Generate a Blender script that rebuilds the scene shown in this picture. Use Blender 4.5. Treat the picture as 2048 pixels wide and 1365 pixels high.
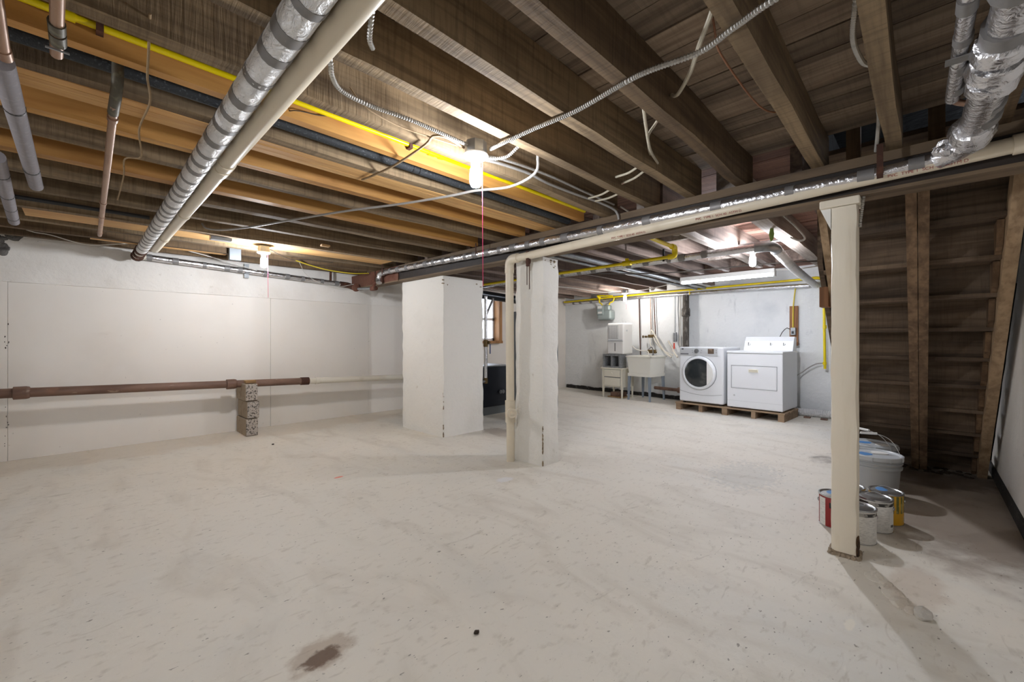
import bpy, bmesh, math, random
from mathutils import Vector, Matrix, noise
random.seed(7)
for o in list(bpy.data.objects): bpy.data.objects.remove(o)
S = bpy.context.scene
COL = S.collection
R = math.radians

# ------------------------------------------------------------------ camera, world, exposure
cam = bpy.data.cameras.new('camera'); co = bpy.data.objects.new('camera', cam); COL.objects.link(co)
cam.sensor_width = 36; cam.lens = 36 * 840 / 2048; cam.shift_y = -2.5 / 2048; cam.clip_start = .02
co.location = (0, 0, 1.12); co.rotation_euler = (R(90), 0, math.atan2(.699, .7152) - R(90))
S.camera = co
W = bpy.data.worlds.new('daylight'); S.world = W; W.use_nodes = True
W.node_tree.nodes['Background'].inputs[0].default_value = (.75, .85, 1, 1)
W.node_tree.nodes['Background'].inputs[1].default_value = 3.0
S.view_settings.view_transform = 'Standard'; S.view_settings.look = 'None'
S.view_settings.gamma = 1; S.view_settings.use_curve_mapping = False
S.view_settings.exposure = 1.45
BULB_W, BULB_WALL_W, BULB_LAUNDRY_W, BULB_FAR_W, TUBE_W, BULB_FILL_W = 12, 18, 27, 12, 5.5, 12          # lamp powers, used by the lamp builders; the last is the added fill bulb

# ------------------------------------------------------------------ materials
def lin(c):
    if isinstance(c, str): c = [int(c[i:i+2], 16) / 255 for i in (0, 2, 4)]
    return tuple(((v / 12.92) if v <= .04045 else ((v + .055) / 1.055) ** 2.4) for v in c) + (1,)
class N:
    def __init__(s, name):
        s.m = bpy.data.materials.new(name); s.m.use_nodes = True; s.t = s.m.node_tree
        s.b = s.t.nodes['Principled BSDF']; s.tc = s.n('ShaderNodeTexCoord'); s.h = None
        s.vec = s.tc.outputs['Object']
    def n(s, k, **kw):
        x = s.t.nodes.new(k)
        for a, v in kw.items(): setattr(x, a, v)
        return x
    def l(s, a, b): s.t.links.new(a, b)
    def map(s, scale, loc=(0, 0, 0)):
        m = s.n('ShaderNodeMapping'); m.inputs['Scale'].default_value = scale if hasattr(scale, '__len__') else (scale,) * 3
        m.inputs['Location'].default_value = loc; s.l(s.vec, m.inputs['Vector']); return m.outputs[0]
    def ramp(s, v, lo, hi, a=0, b=1):
        r = s.n('ShaderNodeMapRange', interpolation_type='SMOOTHSTEP')
        for i, q in zip((1, 2, 3, 4), (lo, hi, a, b)): r.inputs[i].default_value = q
        s.l(v, r.inputs[0]); return r.outputs[0]
    def tex(s, kind, scale, detail=4, dist=0, loc=(0, 0, 0), rough=.55):
        if kind == 'noise':
            x = s.n('ShaderNodeTexNoise'); x.inputs['Scale'].default_value = 1; x.inputs['Detail'].default_value = detail
            x.inputs['Distortion'].default_value = dist; x.inputs['Roughness'].default_value = rough; o = x.outputs[0]
        elif kind == 'voro':
            x = s.n('ShaderNodeTexVoronoi'); x.inputs['Scale'].default_value = 1; o = x.outputs[0]
        elif kind == 'wave':
            x = s.n('ShaderNodeTexWave'); x.inputs['Scale'].default_value = 1; x.inputs['Distortion'].default_value = dist
            x.inputs['Detail'].default_value = detail; x.inputs['Detail Scale'].default_value = .6; o = x.outputs[0]
        s.l(s.map(scale, loc), x.inputs['Vector']); return o
    def mix(s, f, a, b, fac=1):
        if fac != 1:
            mm = s.n('ShaderNodeMath', operation='MULTIPLY'); mm.inputs[1].default_value = fac; s.l(f, mm.inputs[0]); f = mm.outputs[0]
        x = s.n('ShaderNodeMix', data_type='RGBA'); s.l(f, x.inputs[0])
        for i, q in ((6, a), (7, b)):
            if isinstance(q, tuple): x.inputs[i].default_value = q
            else: s.l(q, x.inputs[i])
        return x.outputs[2]
    def spot(s, c, r, wob=.4, sc=6):
        d = s.n('ShaderNodeVectorMath', operation='DISTANCE'); sub = s.n('ShaderNodeVectorMath', operation='MULTIPLY')
        sub.inputs[1].default_value = (1 / r[0], 1 / r[1], 1 / r[2]); s.l(s.vec, sub.inputs[0])
        s.l(sub.outputs[0], d.inputs[0]); d.inputs[1].default_value = (c[0] / r[0], c[1] / r[1], c[2] / r[2])
        ad = s.n('ShaderNodeMath', operation='MULTIPLY_ADD'); s.l(s.tex('noise', sc, 5), ad.inputs[0]); ad.inputs[1].default_value = wob * 2
        s.l(d.outputs['Value'], ad.inputs[2]); return s.ramp(ad.outputs[0], .6 + wob, 1.0 + wob, 1, 0)
def mat(name, col, rough=.65, metal=0, layers=(), bump=None, vary=0, spots=(), **pr):
    """layers: (kind, scale, lo, hi, colour, fac[, detail, dist]); bump: (kind, scale, strength, distance[, detail, dist])"""
    k = N(name); c = lin(col)
    for L in layers:
        kind, sc, lo, hi, c2, fac = L[:6]
        f = k.ramp(k.tex(kind, sc, *(L[6:] or (4, 0))), lo, hi)
        c = k.mix(f, c, lin(c2), fac)
    for sp in spots: c = k.mix(k.spot(*sp[:2], *sp[4:]), c, lin(sp[2]), sp[3])
    if vary:
        oi = k.n('ShaderNodeObjectInfo'); hs = k.n('ShaderNodeHueSaturation')
        k.l(k.ramp(oi.outputs['Random'], 0, 1, 1 - vary, 1 + vary), hs.inputs['Value'])
        if isinstance(c, tuple): hs.inputs['Color'].default_value = c
        else: k.l(c, hs.inputs['Color'])
        c = hs.outputs[0]
    if isinstance(c, tuple): k.b.inputs['Base Color'].default_value = c
    else: k.l(c, k.b.inputs['Base Color'])
    k.b.inputs['Roughness'].default_value = rough; k.b.inputs['Metallic'].default_value = metal
    if bump:
        bs = bump if isinstance(bump[0], tuple) else (bump,); prev = None
        for b in bs:
            bn = k.n('ShaderNodeBump'); bn.inputs['Strength'].default_value = b[2]; bn.inputs['Distance'].default_value = b[3]
            k.l(k.tex(b[0], b[1], *(b[4:] or (5, 0))), bn.inputs['Height'])
            if prev: k.l(prev, bn.inputs['Normal'])
            prev = bn.outputs[0]
        k.l(prev, k.b.inputs['Normal'])
    for a, v in pr.items(): k.b.inputs[a.replace('_', ' ')].default_value = v
    return k.m
def glow(name, col, st):
    k = N(name); k.b.inputs['Base Color'].default_value = (.9, .9, .9, 1)
    k.b.inputs['Emission Color'].default_value = lin(col); k.b.inputs['Emission Strength'].default_value = st; return k.m
def wood(name, ax, base, dark, light=None, rough=.75, saw=0, vary=.12, fine=1):
    g = [34 * fine] * 3; g[ax] = 1.6; g2 = [9] * 3; g2[ax] = .7
    sw = [5, 5, 5]; sw[ax] = 75
    Ls = [('noise', tuple(g2), .35, .7, dark, .75, 5, .6), ('noise', tuple(g), .42, .7, dark, .55, 4, 0)]
    if light: Ls.append(('noise', tuple(g2), .6, .8, light, .6, 3, 1.2))
    if saw: Ls.append(('noise', tuple(sw), .45, .72, dark, saw * 2, 3, .6))
    Ls.append(('noise', (2.1, 2.1, 2.1), .55, .75, dark, .5, 4, 0))
    bp = [('noise', tuple(g), .35, .006)]
    if saw: bp.append(('noise', tuple(sw), .4, .006, 3, .6))
    return mat(name, base, rough, 0, Ls, tuple(bp), vary)
M = {}
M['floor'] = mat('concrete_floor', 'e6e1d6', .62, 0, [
    ('noise', (.55, .8, 1), .35, .7, 'e8e2d6', .7, 5, .4), ('noise', (.9, .5, 1), .45, .75, 'd6d6d1', .6, 5, .8),
    ('noise', (3.5, 1.3, 1), .48, .75, 'c8c0b2', .5, 6, 1.2), ('noise', (1.2, 6, 1), .55, .8, 'ece9e1', .3, 6, 1.0),
    ('noise', (14, 22, 1), .55, .75, 'bdb5a6', .5, 6, 0), ('noise', (5, 17, 1), .6, .72, 'b3aa9b', .4, 8, 1.5), ('noise', (30, 55, 1), .68, .74, '6d655b', .7, 2, 0),
    ('noise', (9, 33, 1), .72, .8, 'ebe7de', .5, 2, .6), ('noise', (70, 70, 1), .72, .8, '544c44', .35, 1, 0)],
    (('noise', (1.6, 1.6, 1), .25, .02), ('noise', (24, 40, 1), .28, .006), ('noise', (110, 110, 1), .15, .002)),
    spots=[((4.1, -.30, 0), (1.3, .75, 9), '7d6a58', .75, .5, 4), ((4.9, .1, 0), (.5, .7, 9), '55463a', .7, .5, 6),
           ((.60, 1.53, 0), (.14, .10, 9), '9c8368', .5, .6, 14), ((2.36, 2.39, 0), (.10, .06, 9), 'e6e6e8', .7, .6, 14), ((2.108, .203, 0), (.06, .02, 9), 'ece6d8', .8, .6, 20), ((1.461, 3.40, 0), (.045, .02, 9), 'f08a76', .9, .3, 9), ((3.84, 1.05, 0), (.5, .28, 9), 'a9aead', .3, 1.2, 30), ((3.55, 3.6, 0), (.22, .4, 9), '8a7664', .5, .6, 9),
           ((2.62, .02, 0), (.30, .12, 9), 'a98a6c', .28, .6, 9), ((.9, 5.8, 0), (4.5, .5, 9), 'd2c4b0', .45, .6, 3),
           ((.592, 1.514, 0), (.08, .05, 9), '62452f', .85, .6, 30)])
M['wall_panel'] = mat('painted_panel', 'e6e1da', .55, 0, [('noise', 1.1, .45, .75, 'dcd5cc', .7), ('noise', (2, 2, 9), .68, .8, 'cfc7bc', .35), ('noise', 30, .74, .8, '8d857b', .5, 2, 0)], ('noise', 9, .08, .01), vary=.02)
M['plaster'] = mat('rough_plaster', 'e9e5df', .8, 0, [('noise', 1.5, .5, .78, 'd5cdc3', .6), ('noise', 14, .66, .78, 'bdb3a6', .5, 5, 0), ('noise', 45, .73, .8, '7b7167', .5, 2, 0)], (('noise', 5, .35, .03), ('noise', 26, .4, .012), ('noise', 90, .25, .004)))
M['plaster_cold'] = mat('white_plaster', 'e3e5e5', .8, 0, [('noise', 1.3, .5, .78, 'ccd1d3', .8), ('noise', (9, 9, 3), .6, .78, 'a9adb0', .6, 5, 0), ('noise', 40, .72, .8, '6f6e6c', .5, 2, 0)], (('noise', 4, .4, .04), ('noise', 22, .4, .014)))
M['pillar'] = mat('painted_masonry', 'e9e6df', .78, 0, [('noise', 1.6, .5, .8, 'd8d4cb', .6), ('noise', (16, 16, 7), .66, .78, 'b5aa98', .5, 5, 0), ('noise', 38, .72, .79, '8a7a66', .6, 3, 0)], (('noise', 7, .5, .03), ('noise', 30, .4, .01), ('noise', 120, .2, .003)))
M['bare'] = mat('exposed_mortar', '9d8c74', .95, 0, [('noise', 25, .4, .7, '6b5d4a', .8)], ('noise', 40, .8, .02))
M['tar'] = mat('black_tar_band', '2a2826', .85, 0, [('noise', 22, .55, .75, '6a655f', .6), ('noise', 6, .62, .75, '8f8982', .5)], ('noise', 40, .5, .01))
M['dark_stone_shade'] = mat('dark_stone_shade', '17130f', .95, 0, [('noise', 6, .5, .8, '2b241d', .7)], ('noise', 12, .7, .03))  # near black; also holds the shade of the gap beside the stairs
M['rubble'] = mat('grey_rubble', '6f6c68', .95, 0, [('noise', 16, .45, .7, '3f3c39', .9), ('noise', 30, .68, .75, 'b9b3aa', .7)], ('noise', 30, .8, .02))
M['old_x'] = wood('old_joist_wood', 0, '917c5f', '4d3d2b', 'b39b76', .85, .2, .14)
M['old_dark_x'] = wood('dark_joist_wood', 0, '7d664a', '3f3021', '977d5c', .85, .25, .1)
M['old_laundry'] = wood('laundry_joist_wood', 0, '8d7b70', '4d403a', 'ab998d', .88, .15, .12)
M['whitewashed'] = wood('whitewashed_wood', 0, 'b3a9a0', '6f635a', 'd0c8c0', .88, .1, .08)
M['lvl'] = wood('orange_joist_wood', 0, 'cc9a55', 'a06c34', 'd9ab69', .6, 0, .06, .6)
M['lvl_pale'] = wood('pale_ply_wood', 0, 'dcb072', 'b27f44', 'e6c28a', .65, 0, .06, 1.4)
M['plank'] = wood('subfloor_wood', 1, 'a3907b', '5a4a3d', 'bda58b', .9, .12, .25)
M['plank_pink'] = wood('subfloor_wood_red', 1, '926f61', '553c33', 'b0917f', .9, .1, .2)
M['stair_y'] = wood('stair_wood', 1, '7b6855', '3a2d23', 'a08a74', .85, .1, .22)
M['stair_s'] = wood('stringer_wood', 2, '8c7156', '4a3727', 'ab9072', .85, .1, .1)
M['pale_board'] = wood('pale_stringer_wood', 2, 'b59a7a', '7b6248', 'cdb699', .8, 0, .05)
M['brown_board'] = wood('brown_board_wood', 2, '9a6b45', '5e3c22', 'b98a60', .7, 0, .05)
M['block_wood'] = wood('tan_block_wood', 0, 'b69466', '7a5a38', None, .8, 0, .08)
M['pallet'] = wood('pallet_wood', 1, 'ae957a', '7c644c', 'c8b094', .85, 0, .1)
M['cream'] = mat('cream_paint', 'e8dfcd', .6, 0, [('noise', (16, 16, 2), .55, .78, 'd6c8ae', .6), ('noise', (60, 60, 5), .68, .8, 'b59d78', .35), ('noise', (3, 3, 2), .68, .8, 'c9b591', .5)], (('noise', (60, 60, 4), .35, .005), ('wave', (3, 3, 40), .1, .003, 2, 2)))
M['rot'] = mat('rotten_wood', '5a4128', .95, 0, [('noise', 30, .45, .7, '2e1f14', .9), ('noise', 14, .6, .75, 'b07c3c', .7)], ('noise', 40, .9, .02))
M['beam'] = mat('dark_painted_steel', '2b2420', .6, .1, [('noise', (9, 2, 9), .5, .75, '4d3d30', .7), ('noise', 22, .65, .78, '15110f', .8)], ('noise', 40, .3, .005))
M['beam_brown'] = mat('dusty_brown_steel', '75634e', .75, .0, [('noise', (14, 2, 14), .45, .7, '4c3e31', .8), ('noise', (30, 3, 30), .6, .75, '8a7359', .5)], ('noise', (40, 6, 40), .4, .006))
M['rust'] = mat('rusted_steel', '6f4a3b', .75, .15, [('noise', 5, .45, .7, '5d3426', .8), ('noise', 24, .62, .75, '94604a', .6)], ('noise', 35, .3, .006))
M['rust_dark'] = mat('dark_rust', '4a2f24', .8, .2, [('noise', 20, .5, .7, '6e4632', .7)], ('noise', 40, .4, .006))
M['castiron'] = mat('brown_cast_iron', '7d6152', .6, .05, [('noise', (2, 9, 9), .45, .7, '5a4135', .8), ('noise', (9, 20, 20), .64, .72, 'b5a08c', .55), ('noise', 5, .62, .74, '8a6450', .6)], ('noise', 30, .3, .006))
M['stack'] = mat('black_stack_iron', '4c4640', .7, .1, [('noise', (30, 30, 9), .5, .65, '8d867e', .6), ('noise', 10, .55, .7, '2a2622', .8)], ('noise', 40, .4, .006))
M['foil'] = mat('aluminium_foil', 'd9d9dc', .27, .95, [('noise', 7, .5, .75, 'b8b6b8', .6)], (('noise', (24, 24, 24), .55, .012, 4, 1.5), ('voro', 60, .35, .004)))
M['foil_white'] = mat('white_foil_wrap', 'ececec', .42, .25, [('noise', 9, .5, .75, 'c9c9c9', .6)], (('noise', (30, 16, 30), 1, .02, 4, 2), ('noise', 60, .5, .006)))
M['tape'] = mat('grey_duct_tape', '868483', .5, .3, [('noise', 20, .5, .75, '7b7876', .5)], ('noise', 40, .25, .004))
M['pvc'] = mat('aged_pvc', 'ddd2bd', .38, 0, [('noise', (5, 5, 5), .55, .78, 'c5b69a', .5), ('noise', 40, .7, .8, 'b39f80', .4)])
M['pvc_white'] = mat('white_pvc', 'ded8ca', .4, 0, [('noise', 6, .55, .8, 'c5bba8', .5)])
M['copper'] = mat('dull_copper', 'a98a74', .42, .6, [('noise', (20, 4, 20), .45, .7, '8a6452', .7), ('noise', 30, .66, .76, 'cdbfb2', .5)])
M['solder'] = mat('tarnished_fitting', '5f5b50', .5, .6, [('noise', 40, .5, .7, '86836f', .6)])
M['foam_grey'] = mat('grey_foam', '8b878b', .9, 0, [('noise', 60, .5, .7, '9d999d', .5)], ('noise', 160, .3, .003))
M['foam_black'] = mat('black_foam', '26292c', .75, 0, [('noise', 120, .55, .72, '6f7478', .45)], ('noise', 200, .4, .003))
M['yellow'] = mat('yellow_gas_paint', 'e8cf00', .35, 0, [('noise', 12, .6, .8, 'c9ac00', .5)])
M['steel_grey'] = mat('galvanised_steel', '9fa2a4', .4, .7, [('noise', 20, .45, .7, '83878a', .6)])
M['armor'] = mat('armoured_cable_steel', 'b9b7b2', .42, .6, [('noise', 30, .5, .75, '8f8c86', .5)])
M['cable_grey'] = mat('grey_cable_sheath', '9d9a96', .55, 0, [('noise', 14, .5, .75, '837f7a', .5)])
M['cable_tan'] = mat('tan_cloth_cable', 'a08868', .8, 0, [('noise', 30, .5, .75, '7a6448', .6)])
M['cable_cream'] = mat('cream_cable_sheath', 'b5ad9a', .6, 0, [('noise', 14, .5, .75, '8f8775', .5)])
M['cable_dark'] = mat('dark_cable', '3a332c', .7)
M['cable_brown'] = mat('brown_cable', '83583c', .7)
M['cable_white'] = mat('white_cable', 'd9d5cd', .55)
M['cable_yellow'] = mat('yellow_cable', 'd4be3a', .5)
M['porcelain'] = mat('white_porcelain', 'f0efea', .3)
M['pink'] = mat('pink_string', 'e2507f', .8)
M['white_app'] = mat('white_enamel', 'e9ebee', .28, 0, [('noise', 1.5, .5, .8, 'e3e6ea', .5)])
M['white_plastic'] = mat('white_plastic', 'ecebe7', .4)
M['seam'] = mat('dark_seam', '6d7074', .6)
M['panel_grey'] = mat('silver_panel', 'c9cbcd', .35, .2)
M['door_glass'] = mat('dark_door_glass', '2a2e30', .08, 0, [('noise', (3, 6, 9), .5, .72, '4f5350', .7), ('noise', 12, .64, .72, '6a6660', .35)], Coat_Weight=.5)
M['screen'] = mat('brown_display', '6d5d50', .15, .2, [('noise', 20, .55, .7, 'b89f86', .6)])
M['knob_metal'] = mat('metal_knob', '8b8d8f', .3, .7)
M['black'] = mat('black_plastic', '1c1c1d', .5)
M['tub'] = mat('tub_plastic', 'eceadf', .4, 0, [('noise', 3, .55, .8, 'dcd8c8', .5)])
M['leg_blue'] = mat('grey_blue_legs', '8f9aa6', .5, .1)
M['cream_paint'] = mat('ivory_furniture_paint', 'ece7d6', .45)
M['cinder'] = mat('grey_cinder', '8d8f90', .95, 0, [('noise', 50, .45, .65, '6a6c6d', .8), ('noise', 90, .6, .7, 'b0b1b0', .6)], ('noise', 80, .8, .01))
M['split_block'] = mat('speckled_block', 'b4aaa0', .95, 0, [('noise', 55, .52, .6, '3f3a35', .85, 3, 0), ('noise', 20, .6, .75, 'cfc5ba', .6)], ('noise', 60, .9, .015))
M['block_side'] = mat('smooth_block', 'a3937f', .95, 0, [('noise', 18, .5, .72, '7d6d5a', .7), ('noise', 50, .68, .76, '4e443a', .6)], ('noise', 40, .5, .01))
M['meter'] = mat('grey_meter_case', '8f9a98', .45, .2, [('noise', 8, .5, .8, '7e8987', .5)])
M['label_white'] = mat('white_label', 'e6e6e2', .5, 0, [('wave', (1, 1, 60), .55, .8, '9a9a98', .5, 2, 1)])
M['navy'] = mat('navy_boiler_panel', '1d2430', .4, .2, [('noise', 4, .5, .8, '2b3442', .5)])
M['grey_panel'] = mat('grey_cabinet_paint', '7c8286', .45, .2)
M['flue'] = mat('dark_flue_pipe', '3a3d40', .3, .7, [('noise', 6, .5, .75, '585c60', .5)])
M['brass'] = mat('old_brass', '6d5a38', .5, .6, [('noise', 40, .5, .7, '40351f', .7)])
M['blue'] = mat('blue_lever', '2c4a78', .5)
M['frame_wood'] = wood('window_frame_wood', 2, 'b07f4d', '80562e', None, .6, 0, .05)
M['window_white'] = mat('white_sash', 'eceef0', .5)
k = N('window_glass'); k.b.inputs['Transmission Weight'].default_value = 1; k.b.inputs['Roughness'].default_value = .25; k.b.inputs['IOR'].default_value = 1.1; M['glass'] = k.m
M['tin'] = mat('tin_lid', 'c3c5c6', .25, .9, [('noise', 5, .5, .8, '9da0a2', .5)])
def label_mat(name, base, stripe, lines='8a8986'):
    return mat(name, base, .5, 0, [('noise', (45, 45, 260), .5, .6, lines, .3, 1, 0), ('noise', (3, 3, 11), .62, .66, stripe, .6, 0, 0)])
M['can_white'] = label_mat('white_can_label', 'e2e0db', 'cfcdc8')
M['can_red'] = mat('red_can_label', '8f1f1c', .45, 0, [('noise', 6, .55, .8, '6e1512', .5)])
M['can_yellow'] = mat('yellow_can_label', 'd9a520', .45, 0, [('noise', (4, 4, 9), .6, .7, '6b6a2e', .5)])
M['can_blue'] = label_mat('blue_can_label', 'dfe3e8', '2f5fa8')
M['can_band'] = mat('dark_can_band', '3a3835', .5, 0, [('noise', (30, 30, 60), .5, .56, 'b8b5ae', .8, 1, 0)])
M['olive'] = mat('olive_can_print', '6a6a35', .5, 0, [('noise', 30, .5, .6, 'b8ab6a', .6)])
M['blue_paint'] = mat('blue_paint', '5b93cf', .35)
M['bucket'] = mat('grey_bucket_plastic', 'a9acae', .35)
M['bucket_lid'] = mat('pale_lid_plastic', 'bcc0c3', .35)
M['wire'] = mat('steel_wire', 'd3d3d1', .35, .6)
M['stone'] = mat('pale_stone', 'cfcac2', .9, 0, [('noise', 12, .5, .7, 'a39c92', .6)], ('noise', 20, .7, .02))
M['debris'] = mat('dark_crumb', '3a2f26', .95)
M['ink_red'] = mat('red_ink', '8e3030', .7)
M['ink_brown'] = mat('brown_ink', '6b4320', .8)
M['red_plastic'] = mat('red_plastic', 'd8452f', .5)
M['bulb'] = glow('bulb_glow', 'f4f8ff', BULB_W / (math.pi * .0185))
M['bulb_cool'] = glow('bulb_glow_cool', 'f3f6ff', BULB_LAUNDRY_W / (math.pi * .0185))
M['bulb_fill'] = glow('bulb_glow_fill', 'f4f8ff', BULB_FILL_W / (math.pi * .0185))  # glow of the added fill bulb
M['bulb_wall'] = glow('bulb_glow_wall', 'f4f8ff', BULB_WALL_W / (math.pi * .0185))
M['bulb_far'] = glow('bulb_glow_far', 'fffaf5', BULB_FAR_W / (math.pi * .0185))
M['tube'] = glow('tube_glow', 'eef4ff', TUBE_W / (math.pi * .10))

# ------------------------------------------------------------------ mesh helpers
WO = {}                       # world origin of a thing built in world coordinates
class MB:
    def __init__(s): s.v = []; s.f = []; s.sm = []
    def add(s, vs, fs, smooth=False):
        b = len(s.v); s.v += [tuple(v) for v in vs]; s.f += [tuple(i + b for i in f) for f in fs]; s.sm += [smooth] * len(fs); return s
    def box(s, x0, x1, y0, y1, z0, z1):
        return s.add([(x, y, z) for z in (z0, z1) for y in (y0, y1) for x in (x0, x1)],
                     [(0, 2, 3, 1), (4, 5, 7, 6), (0, 1, 5, 4), (2, 6, 7, 3), (0, 4, 6, 2), (1, 3, 7, 5)])
    def rbox(s, x0, x1, y0, y1, z0, z1, r=.01, seg=2):
        bm = bmesh.new(); bmesh.ops.create_cube(bm, size=1)
        for v in bm.verts: v.co = ((x0 + x1) / 2 + v.co.x * (x1 - x0), (y0 + y1) / 2 + v.co.y * (y1 - y0), (z0 + z1) / 2 + v.co.z * (z1 - z0))
        bmesh.ops.bevel(bm, geom=bm.edges[:], offset=r, segments=seg, affect='EDGES', profile=.5)
        bm.verts.index_update(); s.add([v.co for v in bm.verts], [[v.index for v in f.verts] for f in bm.faces]); bm.free(); return s
    def prism(s, poly, axis, a, b):
        """polygon in the other two axes (in order), extruded along axis from a to b"""
        def p(q, h):
            q = list(q); q.insert(axis, h); return tuple(q)
        n = len(poly); vs = [p(q, a) for q in poly] + [p(q, b) for q in poly]
        fs = [tuple(range(n))[::-1], tuple(range(n, 2 * n))] + [(i, (i + 1) % n, n + (i + 1) % n, n + i) for i in range(n)]
        return s.add(vs, fs)
    def tube(s, pts, r, n=10, cap=True, radii=None, smooth=True):
        pts = [Vector(p) for p in pts]; rings = []; up = None
        for i, p in enumerate(pts):
            t = (pts[min(i + 1, len(pts) - 1)] - pts[max(i - 1, 0)]).normalized()
            if up is None: up = t.orthogonal().normalized()
            up = (up - t * up.dot(t)); up = up.normalized() if up.length > 1e-6 else t.orthogonal().normalized()
            w = t.cross(up); rr = radii[i] if radii else r
            rings.append([p + (up * math.cos(2 * math.pi * j / n) + w * math.sin(2 * math.pi * j / n)) * rr for j in range(n)])
        b = len(s.v); s.v += [tuple(v) for g in rings for v in g]
        for i in range(len(rings) - 1):
            for j in range(n):
                s.f.append((b + i * n + j, b + i * n + (j + 1) % n, b + (i + 1) * n + (j + 1) % n, b + (i + 1) * n + j)); s.sm.append(smooth)
        if cap:
            s.f.append(tuple(b + j for j in range(n))[::-1]); s.sm.append(False)
            e = b + (len(rings) - 1) * n; s.f.append(tuple(e + j for j in range(n))); s.sm.append(False)
        return s
    def cyl(s, p0, p1, r, r1=None, n=16): return s.tube([p0, p1], r, n, True, [r, r if r1 is None else r1])
    def lathe(s, prof, c=(0, 0, 0), n=28, axis=2, smooth=True):
        """profile [(radius, height)] turned about an axis through c"""
        b = len(s.v)
        for r, h in prof:
            for j in range(n):
                a = 2 * math.pi * j / n; q = [r * math.cos(a), r * math.sin(a)]; q.insert(axis, h)
                s.v.append((c[0] + q[0], c[1] + q[1], c[2] + q[2]))
        for i in range(len(prof) - 1):
            for j in range(n):
                s.f.append((b + i * n + j, b + i * n + (j + 1) % n, b + (i + 1) * n + (j + 1) % n, b + (i + 1) * n + j)); s.sm.append(smooth)
        s.f.append(tuple(b + j for j in range(n))[::-1]); s.sm.append(False)
        e = b + (len(prof) - 1) * n; s.f.append(tuple(e + j for j in range(n))); s.sm.append(False)
        return s
    def lump(s, c, r, seed=0, amp=.35):
        bm = bmesh.new(); bmesh.ops.create_icosphere(bm, subdivisions=2, radius=1)
        vs = []
        for v in bm.verts:
            k = 1 + amp * noise.noise(v.co * 1.6 + Vector((seed * 3.1, seed, 0)))
            vs.append((c[0] + v.co.x * k * r[0], c[1] + v.co.y * k * r[1], c[2] + v.co.z * k * r[2]))
        bm.verts.index_update(); s.add(vs, [[v.index for v in f.verts] for f in bm.faces]); bm.free(); return s
    def build(s, name, material, parent=None):
        o0 = Vector((0, 0, 0)); q = parent
        while q is not None:
            if q.name in WO: o0 = WO[q.name]; break
            q = q.parent
        me = bpy.data.meshes.new(name); me.from_pydata([tuple(Vector(v) - o0) for v in s.v], [], s.f)
        me.polygons.foreach_set('use_smooth', s.sm); me.update()
        bm = bmesh.new(); bm.from_mesh(me); bmesh.ops.recalc_face_normals(bm, faces=bm.faces[:]); bm.to_mesh(me); bm.free()
        if any(s.sm): me.set_sharp_from_angle(angle=R(48))
        me.materials.append(M[material] if isinstance(material, str) else material)
        o = bpy.data.objects.new(name, me); COL.objects.link(o)
        if parent is not None: o.parent = parent
        return o
def tag(o, label, cat, group=None):
    o['label'] = label; o['category'] = cat
    if group: o['group'] = group
    return o
def thing(name, label, cat, loc, rz=None, group=None):
    """Empty at the base; with rz given its parts are built in local coordinates, else in world coordinates"""
    o = bpy.data.objects.new(name, None); COL.objects.link(o); o.location = loc; o.empty_display_size = .05
    if rz is None: WO[o.name] = Vector(loc)
    else: o.rotation_euler.z = R(rz); WO[o.name] = Vector((0, 0, 0))
    return tag(o, label, cat, group)
def struct(o): o['kind'] = 'structure'; return o
def dup(o, loc, rot=None, parent='same'):
    c = o.copy(); COL.objects.link(c); c.location = loc
    if rot: c.rotation_euler = rot
    c.parent = o.parent if parent == 'same' else parent
    return c
def spline(pts, step=.02):
    P = [Vector(p) for p in pts]
    if len(P) < 3:
        n = max(2, int((P[1] - P[0]).length / step)); return [P[0].lerp(P[1], i / n) for i in range(n + 1)]
    P = [P[0] * 2 - P[1]] + P + [P[-1] * 2 - P[-2]]; out = []
    for i in range(1, len(P) - 2):
        a, b, c, d = P[i - 1:i + 3]; n = max(1, int((c - b).length / step))
        for k in range(n):
            t = k / n
            out.append(.5 * (2 * b + (c - a) * t + (2 * a - 5 * b + 4 * c - d) * t * t + (3 * b - a - 3 * c + d) * t ** 3))
    return out + [P[-2]]
def cable(name, label, pts, r, m, ridged=False, cat='cable', group=None, n=7):
    p = spline(pts, 0.0047 if ridged else .025); mb = MB()
    mb.tube(p, r, n, True, [r if i % 2 else r * .72 for i in range(len(p))] if ridged else None, smooth=not ridged)
    base = Vector(pts[0]); WO['_tmp'] = base
    t = bpy.data.objects.new('_tmp', None); t.name = '_tmp'
    vs = [Vector(v) - base for v in mb.v]; mb.v = [tuple(v) for v in vs]
    o = mb.build(name, m); bpy.data.objects.remove(t); o.location = base
    return tag(o, label, cat, group)
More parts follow.
